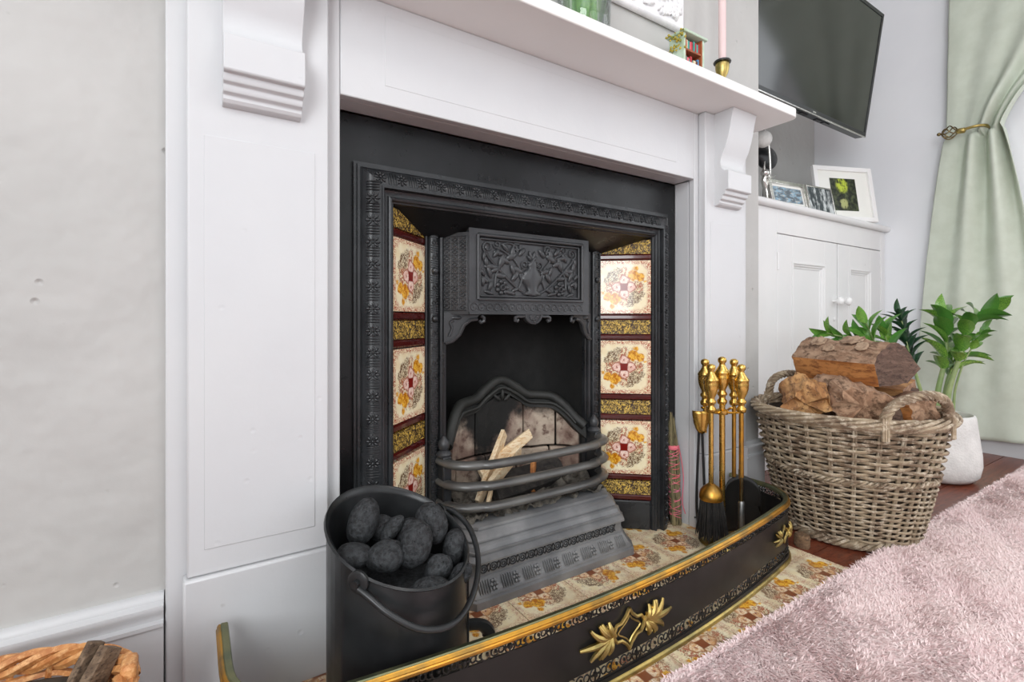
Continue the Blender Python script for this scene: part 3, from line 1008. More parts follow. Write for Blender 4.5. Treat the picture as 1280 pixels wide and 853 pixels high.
# hood sides, lattice
for sgn in (-1, 1):
    a = Vector((CX + sgn * HW, HF + .002, 0)); b = Vector((CX + sgn * .228, .156, 0))
    d = (b - a); L = d.length; d.normalize()
    n_ = Vector((d.y, -d.x, 0))
    if n_.y > 0: n_ = -n_
    m = MB()
    m.obox((a + b) / 2 - n_ * .004 + Vector((0, 0, (HZ0 + .80) / 2)), d * L / 2, n_ * .004, Vector((0, 0, (.80 - HZ0) / 2)))
    side = m.build('hood_side', 'iron_hood', F, 40)
    m = MB()
    for i in range(4):
        p = a + d * (.004 + (L - .012) * i / 3)
        m.tube([p + Vector((0, 0, .62)), p + Vector((0, 0, .79))], .0018, 5)
    nrow = 12
    for j in range(nrow + 1):
        z = .62 + .17 * j / nrow
        m.tube([a + d * .004 + Vector((0, 0, z)), a + d * (L - .008) + Vector((0, 0, z))], .0017, 5)
    for i in range(3):
        for j in range(nrow):
            c = a + d * (.004 + (L - .012) * (i + .5) / 3) + Vector((0, 0, .62 + .17 * (j + .5) / nrow))
            h1, h2 = (L - .012) / 6 * .8, .17 / nrow / 2 * .8
            if (i + j) % 2:
                m.tube([c - d * h1 - Vector((0, 0, h2)), c + d * h1 + Vector((0, 0, h2))], .0018, 4)
                m.tube([c - d * h1 + Vector((0, 0, h2)), c + d * h1 - Vector((0, 0, h2))], .0018, 4)
            else:
                m.tube([c + (d * math.cos(q * PI / 2) * h1 + Vector((0, 0, math.sin(q * PI / 2) * h2))) * .8 for q in range(4)], .002, 4, closed=True)
    m.build('lattice', 'iron_hood', side, 40, fix=False)
    # bracket under the hood corner
    m = MB()
    xs = lambda q: CX + sgn * q
    m.extrude([(xs(.225), .140, .615), (xs(.140), .115, .615), (xs(.150), .118, .603), (xs(.165), .122, .600), (xs(.180), .127, .588), (xs(.190), .130, .566), (xs(.205), .135, .551), (xs(.225), .140, .545)], (0, .012, 0))
    m.tube([(xs(a_), .117 + (b_ * 0) + (a_ - .14) * .28, b_) for a_, b_ in ((.140, .609), (.133, .603), (.133, .595), (.140, .592), (.144, .597))], .0045, 7)
    m.tube([(xs(.150), .117, .600), (xs(.166), .120, .598), (xs(.181), .125, .586), (xs(.191), .128, .564), (xs(.206), .133, .549), (xs(.222), .138, .544)], .0045, 7)
    m.tube(cr([(xs(.215), .135, .560), (xs(.208), .133, .578), (xs(.212), .134, .592), (xs(.204), .132, .597)], 4), .003, 6)
    m.ell((xs(.195), .131, .603), (.014, .004, .005), 8, 5)
    m.build('corner_bracket', 'iron_hood', F, 40)
# pendant under the hood
m = MB()
m.extrude([(CX + .026 * math.cos(a), HF + .001, .611 + .024 * math.sin(a)) for a in [PI + PI * k / 12 for k in range(13)]], (0, .012, 0))
m.tube([(CX + .024 * math.cos(a), HF, .611 + .022 * math.sin(a)) for a in [PI + PI * k / 12 for k in range(13)]], .003, 6)
for s in (-1, 1):
    m.tube([(CX + s * q, HF + .003, z) for q, z in ((.026, .607), (.036, .606), (.046, .607), (.053, .603), (.053, .596), (.047, .594), (.044, .599))], .004, 7)
for q in range(5):
    a = PI + PI * (q + .5) / 5
    m.ell((CX + .011 * math.cos(a), HF, .609 + .011 * math.sin(a)), (.004, .003, .004), 6, 4)
m.build('pendant', 'iron_hood', F, 40)

# firebox shell, sooty
m = MB()
plan_u = [(-.214, .165), (-.214, .22), (-.19, .30), (-.14, .34), (0, .36), (.14, .34), (.19, .30), (.214, .22), (.214, .165)]
rings = []
for z, sh in ((.0035, 0), (.30, 0), (.45, .0), (.62, .03), (.80, .06)):
    rings.append([(CX + a, b - (.0 if b < .2 else sh * -.3), z) for a, b in plan_u])
m.loft(rings, closed=False, caps=False)
m.box(CX - .27, CX + .27, .165, .46, .80, .81)
m.build('firebox', 'soot', F, 60)

# shaped fireback ridge and the brick lining under it
ridge = [(-.212, .150, .300), (-.195, .172, .322), (-.172, .195, .356), (-.145, .218, .380), (-.112, .238, .384), (-.080, .250, .388), (-.045, .257, .412), (0, .260, .432), (.045, .257, .412), (.080, .250, .388), (.112, .238, .384), (.145, .218, .380), (.172, .195, .356), (.195, .172, .322), (.212, .150, .300)]
rp = cr([(CX + a, b, c) for a, b, c in ridge], 5)
m = MB()
m.tube(rp, .0135, 10)
m.tube([p + Vector((0, -.012, -.020)) for p in rp[6:-6]], .005, 8)
rings = [[p + Vector((0, -.004, -.001)), p + Vector((0, -.006, -.034)), p + Vector((0, .012, -.034)), p + Vector((0, .016, 0))] for p in rp]
m.loft(rings)
m.box(CX - .14, CX + .14, .262, .275, .335, .375)
fb = m.build('fireback', 'fireback', F, 50)
m = MB()
for s in (-1, 0, 1):
    leaf = frame((math.cos(PI / 2 - s * .9), 0, math.sin(PI / 2 - s * .9)), (0, 1, 0), (-math.sin(PI / 2 - s * .9), 0, math.cos(PI / 2 - s * .9)))
    m.ell((CX + s * .016, .246, .385 + (.008 if s == 0 else 0)), (.014, .004, .005), 8, 5, leaf)
m.build('fireback_palmette', 'fireback', fb, 50)
plan_b = cr([(-.205, .168, 0), (-.178, .212, 0), (-.13, .238, 0), (-.06, .250, 0), (0, .252, 0), (.06, .250, 0), (.13, .238, 0), (.178, .212, 0), (.205, .168, 0)], 6)
nb = len(plan_b)
def brick(i0, i1, z0, ztop):
    m = MB()
    rings = []
    idx = list(range(i0, i1 + 1))
    for q, i in enumerate(idx):
        p = plan_b[i]
        ins = .0025 if q in (0, len(idx) - 1) else 0
        t_ = (plan_b[min(i + 1, nb - 1)] - plan_b[max(i - 1, 0)]).normalized()
        n_ = Vector((t_.y, -t_.x, 0))
        p = Vector((CX + p.x, p.y, 0)) + t_ * (ins if q == 0 else -ins)
        zt = ztop(p.x - CX)
        rings.append([p + n_ * (.004 * nz(p, 30)) + Vector((0, 0, z0 + .002)), p + n_ * (.004 * nz(p, 40)) + Vector((0, 0, (z0 + zt) / 2)), p + n_ * (.004 * nz(p, 50)) + Vector((0, 0, zt - .002)), p - n_ * .02 + Vector((0, 0, zt - .002)), p - n_ * .02 + Vector((0, 0, z0 + .002))])
    m.loft(rings)
    m.build('firebrick', 'brick', F, 50, .003)


def rz(a):
    a = abs(a)
    P_ = [(0, .395), (.08, .362), (.145, .355), (.172, .33), (.21, .28)]
    for (x0, z0), (x1, z1) in zip(P_, P_[1:]):
        if a <= x1:
            return z0 + (z1 - z0) * (a - x0) / (x1 - x0)
    return .28


for i0, i1 in ((0, 10), (10, 19), (19, 29), (29, 38), (38, nb - 1)):
    brick(i0, i1, .14, lambda a: .235)
for i0, i1 in ((0, 8), (8, 16), (16, 31), (31, 40), (40, nb - 1)):
    brick(i0, i1, .237, rz)

# grate bars
def barpath(z, grow=0):
    half = [(-.247, .150), (-.247, .118), (-.243, .098), (-.232, .080), (-.213, .066), (-.190, .058), (-.178, .056), (-.172, .052), (-.165, .0475), (-.10, .044), (0, .042)]
    pts = half + [(-a, b) for a, b in half[-2::-1]]
    return [(CX + a * .935, b + .004, z) for a, b in pts]


for z in (.2755, .2285, .1815):
    m = MB()
    pth = [Vector(p) for p in barpath(z)]
    rings = []
    for i, p in enumerate(pth):
        a = pth[max(i - 1, 0)]; b = pth[min(i + 1, len(pth) - 1)]
        t_ = (b - a).normalized(); n_ = Vector((t_.y, -t_.x, 0))
        prf = [(-.012, -.002), (-.012, .004), (-.004, .008), (.006, .0085), (.013, .006), (.016, .001), (.016, -.003), (.013, -.007), (.007, -.008), (.005, -.011), (-.002, -.011), (-.006, -.006)]
        rings.append([p + n_ * o_ + Vector((0, 0, h_)) for o_, h_ in prf])
    m.loft(rings)
    m.build('grate_bar', 'iron_bar', F, 50)
for s in (-1, 1):
    m = MB()
    xc = CX + s * .229
    m.box(xc - .011, xc + .011, .112, .152, .13, .288)
    post = m.build('grate_post', 'iron', F, 40, .003)
    m = MB()
    m.lathe([(.016, .286), (.018, .291), (.014, .297), (.009, .300), (.012, .304), (.0135, .311), (.0125, .320), (.007, .326), (.004, .331), (.001, .333)], (xc, .132, 0), 14)
    m.build('finial', 'iron_hood', post, 50)

# stepped base under the grate
bp = [(.000, -.020, .0035), (.000, -.020, .019), (.001, -.0185, .020), (.003, -.0145, .021), (.003, -.0140, .0245), (.006, -.0105, .0265), (.012, -.002, .040), (.019, .004, .053), (.0195, .0045, .0555), (.022, .0085, .056), (.022, .0085, .0835), (.017, .001, .0840), (.0165, .0005, .0880), (.019, .004, .0900), (.025, .013, .0960), (.0255, .0135, .1000), (.0225, .010, .1005), (.0225, .010, .1040), (.026, .0145, .1045), (.028, .018, .1130), (.034, .025, .1180), (.0345, .0255, .1205), (.031, .0215, .1210), (.0315, .022, .1240), (.040, .033, .1340), (.048, .040, .1375), (.0485, .0405, .1400), (.046, .0375, .1405), (.0465, .038, .1460), (.056, .052, .1475)]
HB, CHM = .226, .030
m = MB()
rings = []
for ins, yf, z in bp:
    hw = HB - ins * .75
    rings.append([(CX - hw - CHM, .15, z), (CX - hw - CHM, yf + CHM * 1.25, z), (CX - hw, yf, z), (CX + hw, yf, z), (CX + hw + CHM, yf + CHM * 1.25, z), (CX + hw + CHM, .15, z)])
m.loft(rings)
base = m.build('grate_base', 'iron_base', F, 32)
m = MB()
x = CX - .195
while x < CX + .197:
    m.tube([(x + .0088 * math.cos(2 * PI * k / 12), .0072, .071 + .0088 * math.sin(2 * PI * k / 12)) for k in range(12)], .0013, 5, closed=True)
    m.tube([(x + .0042 * math.cos(2 * PI * k / 8), .0072, .071 + .0042 * math.sin(2 * PI * k / 8)) for k in range(8)], .0012, 5, closed=True)
    for s in (-1, 1):
        m.tube([(x + .0085, .0075, .071 + s * .002), (x + .0125, .0075, .071 + s * .009)], .0012, 4)
        m.tube([(x - .0085, .0075, .071 + s * .002), (x - .0125, .0075, .071 + s * .009)], .0012, 4)
    x += .0247
tag(m.build('guilloche_band', 'iron', base, 40, fix=False), kind='stuff')
m = MB()
fl = Vector((0, .018, .026)).normalized()
fn_ = Vector((0, -.026, .018)).normalized()
x, k = CX - .212, 0
while x < CX + .212:
    c = Vector((x, -.0050, .040))
    if k % 9 < 5:
        m.ell(c, (.0021, .0160, .0042), 6, 4, frame((1, 0, 0), fl, fn_))
        x += .0058
    elif k % 9 == 6:
        for q in range(6):
            a = 2 * PI * q / 6
            m.ell(c + Vector((1, 0, 0)) * math.cos(a) * .0065 + fl * math.sin(a) * .0085, (.0038, .0046, .0042), 6, 4, frame((1, 0, 0), fl, fn_))
        m.ell(c, (.0034, .004, .0056), 6, 4, frame((1, 0, 0), fl, fn_))
        x += .0105
    else:
        x += .0062 if k % 9 < 8 else .0042
    k += 1
tag(m.build('fluted_band', 'iron_base', base, 40, fix=False), kind='stuff')

# ember bed, kindling and charred pieces
m = MB()
def bedf(u, v):
    x = CX - .205 + .41 * u
    y = .058 + .19 * v
    return (x, y, .150 + .022 * nz((x, y, 0), 40) + .012 * nz((x, y, 3), 90) + .02 * math.sin(PI * v))
m.grid(bedf, 60, 30)
tag(m.build('ash_bed', 'ash', F, 60), kind='stuff')

KG = 'kindling in the grate'
def stick(name, a, b, w_, h_, mat, label, cat='stick', seed=0, group=None, roll=0.0):
    a, b = Vector(a), Vector(b)
    d = (b - a).normalized()
    n1 = d.orthogonal().normalized()
    n1 = Matrix.Rotation(roll, 3, d) @ n1
    n2 = d.cross(n1)
    rings = []
    for i in range(6):
        t_ = i / 5
        c = a.lerp(b, t_)
        sc = (.86 if i in (0, 5) else 1.0) * (1 + .1 * nz((seed, i * .7, 1)))
        off = n1 * .004 * nz((seed + 5, i, 2))
        poly = [(-1, -.8), (.9, -1), (1, .7), (.1, 1), (-.9, .8)]
        rings.append([c + off + n1 * q[0] * w_ * sc * (1 + .12 * nz((seed, k, i * .3))) + n2 * q[1] * h_ * sc for k, q in enumerate(poly)])
    m = MB().loft(rings)
    o = m.build(name, mat, None, 30, .0012)
    recenter(o)
    return tag(o, label, cat, group)


stick('kindling_stick', (.556, .105, .172), (.662, .160, .312), .021, .007, 'kindling', 'pale split kindling stick standing diagonally behind the grate bars', seed=1, group=KG)
stick('kindling_stick', (.575, .125, .228), (.752, .175, .296), .016, .007, 'kindling', 'pale kindling stick pointing right above the top grate bar', seed=2, group=KG, roll=.6)
stick('kindling_stick', (.575, .085, .213), (.690, .130, .270), .022, .007, 'kindling', 'short wide kindling piece with knot between upper two bars', seed=3, group=KG, roll=1.2)
stick('kindling_stick', (.715, .11, .165), (.742, .145, .245), .012, .007, 'split', 'orange-brown kindling stub upright behind the middle bar', seed=4, group=KG)
stick('kindling_stick', (.560, .078, .150), (.585, .095, .200), .007, .005, 'kindling', 'thin pale splinter at the left end of the lowest bar', seed=6, group=KG)
stick('charred_log', (.60, .105, .182), (.81, .135, .192), .024, .018, 'char', 'blackened charred log lying low in the grate', 'log', seed=8)
stick('charred_log', (.64, .165, .190), (.84, .160, .200), .020, .018, 'char', 'smaller charred log at the back of the grate', 'log', seed=9)

# ================================================================== FENDER
FX, FHW = .676, .642
plan = [(-FHW, -.040), (-FHW, -.090), (-FHW, -.140)]
rc = .130
for k in range(1, 9):
    a = PI + (PI / 2 - .2) * k / 8
    plan.append((-FHW + rc + rc * math.cos(a), -.150 + rc * math.sin(a) * .92))
xe = FHW - rc
xs0, ys0 = plan[-1]
for k in range(1, 30):
    x = xs0 + (-2 * xs0) * k / 30
    plan.append((x, ys0 - .042 * (1 - (x / xs0) ** 2)))
plan += [(-a, b) for a, b in plan[10::-1]]
rot = R(1.6)
PL = []
for a, b in plan:
    PL.append(Vector((FX + a * math.cos(rot) - b * math.sin(rot) * 0, b + a * math.sin(rot), 0)))
PL[-1].y = min(PL[-1].y, -.040)
PL[-2].y = min(PL[-2].y, -.075)
PL = cr(PL, 3)
# resample by arc length
acc = [0]
for a, b in zip(PL, PL[1:]):
    acc.append(acc[-1] + (b - a).length)
LEN = acc[-1]
def at(s):
    s = max(0, min(LEN, s))
    import bisect
    i = min(max(bisect.bisect_right(acc, s) - 1, 0), len(PL) - 2)
    t_ = (s - acc[i]) / max(acc[i + 1] - acc[i], 1e-9)
    p = PL[i].lerp(PL[i + 1], t_)
    j0, j1 = max(i - 1, 0), min(i + 2, len(PL) - 1)
    tg = (PL[j1] - PL[j0]).normalized()
    return p, tg, Vector((tg.y, -tg.x, 0))


NS = 120
SP = [at(LEN * i / NS) for i in range(NS + 1)]
def fsweep(m, prf, closed=True):
    m.loft([[p + n_ * o_ + Vector((0, 0, z)) for o_, z in prf] for p, t_, n_ in SP], closed, closed)


FE = thing('fender', (FX, -.2, 0), 'low black metal fender with brass rails and pierced scroll bands round the hearth', 'fender')
FB = .0035
m = MB(); fsweep(m, [(-.0095, .1415), (-.0095, .149), (-.008, .1512), (-.001, .152), (.001, .150), (-.001, .1405)])
m.build('rail_top', 'brass_green', FE, 40)
m = MB(); fsweep(m, [(.0, .1400), (.0005, .1505), (.0022, .1512), (.0042, .1495), (.0052, .1470), (.0046, .1455), (.0062, .1440), (.0065, .1410), (.005, .1390), (.002, .1388)])
m.build('rail_front', 'brass_rail', FE, 40)
m = MB(); fsweep(m, [(-.002, .0432), (-.002, .1222), (.001, .1222), (.001, .0432)])
panel = m.build('panel', 'fender_black', FE, 40)
m = MB(); fsweep(m, [(-.004, FB), (-.004, .010), (.001, .0125), (.005, .0115), (.008, .008), (.0085, FB)])
m.build('rail_bottom', 'brass_old', FE, 40)
m = MB(); fsweep(m, [(-.0015, .0115), (-.0015, .0180), (.0030, .0180), (.0040, .0115)])
m.build('bottom_bead', 'fender_black', FE, 40)
for z0, nm, rs_ in ((.1310, 'pierced_band', .76), (.0310, 'pierced_band', 1.0)):
    m = MB()
    for zz in (z0 - .0122 * rs_, z0 + .0122 * rs_):
        for i in range(NS):
            pass
        fsweep(m, [(-.0015, zz - .0012), (-.0015, zz + .0012), (.0012, zz + .0012), (.0012, zz - .0012)])
    per = .0945
    s = .02
    while s < LEN - .03:
        seq = [(.0, .0110, 1), (.0185, .0055, 0), (.0305, .0075, 2), (.0440, .0100, 2), (.0625, .0075, 2), (.0760, .0055, 0)]
        for ds, r_, kd in seq:
            ds, r_ = ds * rs_, r_ * rs_
            if s + ds + r_ > LEN - .01:
                continue
            p, tg, n_ = at(s + ds)
            c = p + Vector((0, 0, z0))
            U = Vector((0, 0, 1))
            if kd == 2:
                m.tube([c + tg * r_ * math.cos(a) + U * r_ * 1.1 * math.sin(a) for a in [.7 + 4.9 * k / 12 for k in range(13)]], .0013, 5)
                m.ell(c + tg * r_ * .3, (.0028, .0028, .0028), 6, 4)
            else:
                m.tube([c + tg * r_ * math.cos(2 * PI * k / 14) + U * r_ * 1.08 * math.sin(2 * PI * k / 14) for k in range(14)], .0013, 5, closed=True)
            if kd == 1:
                m.tube([c - tg * r_, c + tg * r_], .0015, 4)
                m.tube([c - U * r_, c + U * r_], .0015, 4)
                m.ell(c, (.0045, .0045, .0045), 6, 4)
        s += per * rs_
    tag(m.build(nm, 'fender_black', FE, 40, fix=False), kind='stuff')


def palmette(sc, scale=1.0, nm='brass_ornament'):
    m = MB()
    def W(a, b, up=.004):
        p, tg, n_ = at(sc + a * scale)
        return p + n_ * (.001 + up) + Vector((0, 0, .0830 + b * scale))
    # diamond in the middle
    for s in (-1, 1):
        for v in (-1, 1):
            m.tube([W(a * s, b * v) for a, b in ((0, .030), (.006, .021), (.016, .013), (.026, .012), (.030, .006), (.034, 0))], [.0030 * scale, .0028 * scale, .0026 * scale, .0026 * scale, .003 * scale, .003 * scale], 6)
            m.tube([W(a * s, b * v) for a, b in ((0, .020), (.006, .013), (.013, .008), (.020, .004), (.024, 0))], .0014 * scale, 5)
        # lobes of each palmette
        for k, (an, L) in enumerate(((-78, .024), (-55, .029), (-36, .034), (-18, .042), (0, .060), (18, .042), (36, .034), (55, .029), (78, .024))):
            a = R(an)
            pts, rad = [], []
            for q in range(7):
                t_ = q / 6
                aa = a * (1 - .25 * t_) - math.copysign(.5 * t_ * t_, an) * (0 if an == 0 else 1) * -.6
                pts.append(W(s * (.036 + L * t_ * math.cos(aa) + .004 * (k % 2)), L * t_ * math.sin(aa) * 1.0, .004 + .004 * math.sin(PI * t_)))
                rad.append(scale * (.0018 + .0030 * math.sin(PI * min(t_ * .85 + .08, 1)) ** 1.3))
            m.tube(pts, rad, 7)
        m.tube([W(s * (.030 + q * .004), .008 * math.sin(q * .9) , .006) for q in range(6)], .003 * scale, 6)
        for v in (-1, 1):
            m.tube([W(s * (.042 + .007 * math.cos(t_)), v * (.014 + .007 * math.sin(t_)), .006) for t_ in [PI + 4.2 * q / 8 for q in range(9)]], .0019 * scale, 5)
    return m.build(nm, 'brass_old', FE, 50, fix=False)


# arc-length of the ornament centres
def s_near(x, y):
    return min(range(0, 1001), key=lambda i: (at(LEN * i / 1000)[0] - Vector((x, y, 0))).length) * LEN / 1000


palmette(s_near(.612, -.30), 1.12)
palmette(s_near(1.19, -.245), .70)
palmette(s_near(.17, -.27), .66)

# ================================================================== COAL BUCKET AND COALS
BX, BYc, BR = .270, -.157, .1065
LAT = Vector((math.cos(YAW), -math.sin(YAW), 0))
DEP = Vector((math.sin(YAW), math.cos(YAW), 0))
th0 = R(20)
br_ = Vector((math.cos(th0), -math.sin(th0), 0))     # sideways as seen from the camera
bd_ = Vector((math.sin(th0), math.cos(th0), 0))      # away from the camera
def rimz(p):
    q = Vector((p[0] - BX, p[1] - BYc, 0))
    return .263 - .032 * q.dot(br_) / BR + .031 * q.dot(bd_) / BR
BK = thing('coal_bucket', (BX, BYc, .003), 'black metal coal bucket with a slanted rim and swing handle, left of the grate', 'bucket')
m = MB()
NB = 48
rings = []
for rr, zf in ((BR - .006, 0), (BR - .002, .008), (BR, .02), (BR, 1), (BR + .0035, 1.012), (BR + .001, 1.024), (BR - .003, 1.012), (BR - .004, .98), (BR - .004, .08)):
    ring = []
    for j in range(NB):
        a = 2 * PI * j / NB
        x, yy = BX + rr * math.cos(a), BYc + rr * math.sin(a)
        z = .0035 + zf if zf <= .02 and zf < 1 and rr != BR - .004 else .0035 + (rimz((BX + BR * math.cos(a), BYc + BR * math.sin(a))) - .0035) * zf
        if zf in (0, .008, .02):
            z = .0035 + zf
        ring.append((x, yy, z))
    rings.append(ring)
m.loft(rings)
body = m.build('body', 'bucket', BK, 50)
m = MB()
for j in (0,):
    a = R(-28)
    m.tube([(BX + (BR + .001) * math.cos(a), BYc + (BR + .001) * math.sin(a), .006), (BX + (BR + .001) * math.cos(a), BYc + (BR + .001) * math.sin(a), .228)], .0022, 6)
m.build('seam', 'bucket', body, 40)
# swing handle: pivots front-left and back-right
def bpt(u_, v_, dz=0, k=1.0):
    """u_ sideways, v_ away, in units of the radius"""
    p = Vector((BX, BYc, 0)) + (br_ * u_ + bd_ * v_) * BR * k
    return Vector((p.x, p.y, rimz(p) + dz))
piv1, piv2 = bpt(-.50, -.88, -.012), bpt(.62, .80, -.008)
hp = [bpt(-.50, -.94, -.012), bpt(-.36, -1.02, -.014), bpt(-.10, -1.13, -.022), bpt(.30, -1.18, -.030), bpt(.72, -1.02, -.028), bpt(1.02, -.62, -.016), bpt(1.16, -.10, -.004), bpt(1.10, .40, .004), bpt(.88, .70, .006), bpt(.66, .84, -.002)]
hp = cr(hp, 6)
m = MB(); m.tube(hp, .0046, 8)
hd = m.build('swing_handle', 'bucket', BK, 60)
for pv, out in ((bpt(-.50, -.90, -.006), bpt(-.50, -.90) - Vector((BX, BYc, .26))), (bpt(.64, .78, -.006), bpt(.64, .78) - Vector((BX, BYc, .26)))):
    out = Vector((out.x, out.y, 0)).normalized()
    t_ = Vector((-out.y, out.x, 0))
    m = MB()
    m.lathe([(.0005, -.002), (.0155, -.002), (.0155, .002), (.013, .0035), (.0005, .0035)], pv, 20, frame(t_, Vector((0, 0, 1)), out))
    m.tube([pv - out * .002, pv + out * .010], .0055, 8)
    m.build('pivot_lug', 'bucket', BK, 40)
m = MB()
c0 = Vector((BX, BYc, 0)) + br_ * BR * .97 + bd_ * .012
m.tube(cr([c0 + Vector((0, 0, .098)), c0 + br_ * .014 + Vector((0, 0, .099)), c0 + br_ * .030 + Vector((0, 0, .096)), c0 + br_ * .040 + Vector((0, 0, .086)), c0 + br_ * .042 + Vector((0, 0, .078))], 5), .010, 8, sq=(.9, 1.3))
m.build('tipping_grip', 'bucket', BK, 50)


def coal(name, u_, v_, dz, rad, rx_, ry_, rz_, label, mat='coal', lump=.13):
    m = MB()
    sd = random.uniform(0, 50)
    p = Vector((BX, BYc, 0)) + (br_ * u_ + bd_ * v_) * BR
    c = Vector((p.x, p.y, rimz(p) + dz))
    Mx = Matrix.Rotation(-th0, 3, 'Z') @ Matrix.Rotation(rx_, 3, 'Y') @ Matrix.Rotation(ry_, 3, 'X') @ Matrix.Rotation(rz_, 3, 'Z')
    def fn(q):
        n_ = nz(q + Vector((sd, 0, 0)), 38) * lump + nz(q + Vector((0, sd, 0)), 110) * lump * .3
        return q * (1 + n_)
    m.ell(c, rad, 20, 12, Mx, fn)
    o = m.build(name, mat, None, 70)
    recenter(o)
    o['label'] = label
    return tag(o, None, 'coal', 'coals in the bucket')


cz = 'coal_briquette'
coal(cz, -.52, .30, -.013, (.024, .026, .037), .35, -.3, 0, 'large upright oval coal leaning on the left wall of the bucket')
coal(cz, -.10, .28, -.014, (.012, .017, .025), .75, -.3, 0, 'thin coal chip wedged beside the tall left-hand coal', lump=.2)
coal(cz, .16, .36, -.024, (.022, .024, .026), .2, -.2, .4, 'rounded coal at the back half hidden behind the centre pair')
coal(cz, .50, .34, .004, (.027, .026, .034), -.45, -.3, 0, 'big smooth oval coal on top at the back right of the pile')
coal(cz, .24, -.12, .000, (.024, .025, .037), .22, -.35, 0, 'big smooth oval coal in front at the very centre of the pile')
coal(cz, .82, .16, -.016, (.018, .022, .029), .15, -.2, 0, 'narrow oval coal against the right wall of the bucket')
coal(cz, -.18, -.22, -.020, (.030, .026, .022), .1, .2, .3, 'brownish rounded coal just behind the front handle pivot', lump=.12)
coal(cz, -.62, -.16, -.034, (.030, .024, .018), 0, .1, 0, 'low flat coal at the left front edge of the pile')
coal(cz, .56, -.22, -.022, (.024, .020, .022), .4, .3, .6, 'rough angular coal right of the front centre coal', lump=.22)
coal(cz, .86, -.24, -.030, (.015, .017, .026), .6, .3, 0, 'small rough coal by the right front rim', lump=.2)
coal(cz, .42, -.56, -.032, (.031, .024, .018), 0, .2, 0, 'low coal tucked under the front rim of the bucket', lump=.12)
coal(cz, -.28, .62, -.045, (.026, .024, .022), 0, 0, .5, 'coal deep at the back left in shadow')
m = MB()
m.lathe([(.02, .02), (BR - .008, .02), (BR - .008, .19), (.0005, .195)], (BX, BYc, 0), 24)
o = m.build('coal_fill', 'coal', None, 30)
recenter(o)
tag(o, 'dark coals filling the bucket below the top layer', 'coal', kind='stuff')

# ================================================================== COMPANION SET
SX = Vector((1.186, -.100, 0))
ZH = .0035
vase = [(.0045, .356), (.011, .360), (.0125, .366), (.0125, .371), (.008, .377), (.0085, .384), (.0125, .388), (.0125, .393), (.0085, .399), (.009, .404), (.014, .416), (.0175, .430), (.0185, .446), (.0178, .452), (.0192, .454), (.0192, .458), (.013, .468), (.0085, .477), (.0072, .484), (.0105, .489), (.0112, .495), (.0095, .501), (.004, .5045), (.0005, .505)]
vase = [(r, .356 + (z - .356) * .87) for r, z in vase]
CS = thing('tool_stand', SX + Vector((0, 0, ZH)), 'brass companion set stand with urn finial and hook plate on the hearth', 'tool stand')
m = MB()
m.lathe([(.058, ZH), (.060, ZH + .004), (.056, ZH + .009), (.030, ZH + .013), (.012, ZH + .020), (.009, ZH + .030)], SX, 28)
m.build('foot', 'brass_old', CS, 40)
m = MB(); m.tube([SX + Vector((0, 0, .03)), SX + Vector((0, 0, .376))], .0078, 12)
m.build('pole', 'brass', CS, 50)
m = MB(); m.lathe([(r, z + .014) for r, z in vase], SX, 20)
m.build('finial', 'brass', CS, 50)
m = MB()
for a, b in ((LAT * -1, 0), (LAT, 0)):
    for dd in (-.024, .030):
        e = SX + a * .036 + DEP * dd + Vector((0, 0, .3545))
        m.tube(cr([SX + Vector((0, 0, .352)), SX.lerp(e, .5) + Vector((0, 0, .352 - .001 - .177)), e - a * .004, e + a * .008 + Vector((0, 0, .004))], 4), .0032, 6)
m.lathe([(.014, .346), (.016, .350), (.016, .356), (.010, .360)], SX, 16)
m.build('hook_plate', 'brass', CS, 50)


def tool(name, label, off, dz=0.0, lower=None):
    p = SX + LAT * off[0] + DEP * off[1]
    T = thing(name, (p.x, p.y, ZH), label, 'fire tool', 'brass handled fire tools')
    m = MB(); m.lathe([(r, z + dz) for r, z in vase], p, 20)
    m.build('handle', 'brass', T, 50)
    return T, p


T, p = tool('hearth_brush', 'brass handled hearth brush with dome and black bristles', (-.040, -.026), -.003)
m = MB(); m.tube([p + Vector((0, 0, .16)), p + Vector((0, 0, .358))], .0062, 12); m.build('shaft', 'brass', T, 50)
m = MB(); m.lathe([(.0285, .128), (.0300, .131), (.0295, .140), (.026, .152), (.020, .160), (.012, .166), (.007, .170)], p, 24)
m.build('dome', 'brass_rail', T, 50)
m = MB()
for k in range(240):
    a = random.uniform(0, 2 * PI); r_ = .026 * math.sqrt(random.random())
    q = p + Vector((r_ * math.cos(a), r_ * math.sin(a), .132))
    e = p + Vector((r_ * math.cos(a) * 1.55 + random.uniform(-.004, .004), r_ * math.sin(a) * 1.55 + random.uniform(-.004, .004), random.uniform(.022, .046)))
    m.tube([q, q.lerp(e, .5) + Vector((random.uniform(-.002, .002), random.uniform(-.002, .002), 0)), e], [.0022, .002, .0008], 4)
m.tube([p + LAT * -.02 + Vector((0, 0, .082)), p + LAT * -.044 + Vector((0, 0, .080))], .0022, 5)
tag(m.build('bristles', 'bristle', T, 60, fix=False), kind='stuff')
T, p = tool('fire_poker', 'brass fire poker with grey iron tip, nearest the log basket', (.041, -.022), -.004)
m = MB(); m.tube([p + Vector((0, 0, .185)), p + Vector((0, 0, .356))], .0064, 12); m.build('shaft', 'brass_rail', T, 50)
m = MB(); m.tube([p + Vector((0, 0, .188)), p + Vector((0, 0, .118))], .0050, 8); m.tube([p + LAT * -.004 + Vector((0, 0, .205)), p + LAT * -.004 + Vector((0, 0, .18))], .004, 6); m.build('rod', 'antique', T, 50)
m = MB(); m.tube([p + Vector((0, 0, .122)), p + Vector((0, 0, .118)), p + Vector((0, 0, .045)), p + Vector((0, 0, .032))], [.006, .0085, .0085, .003], 8); m.build('tip', 'steel', T, 50)
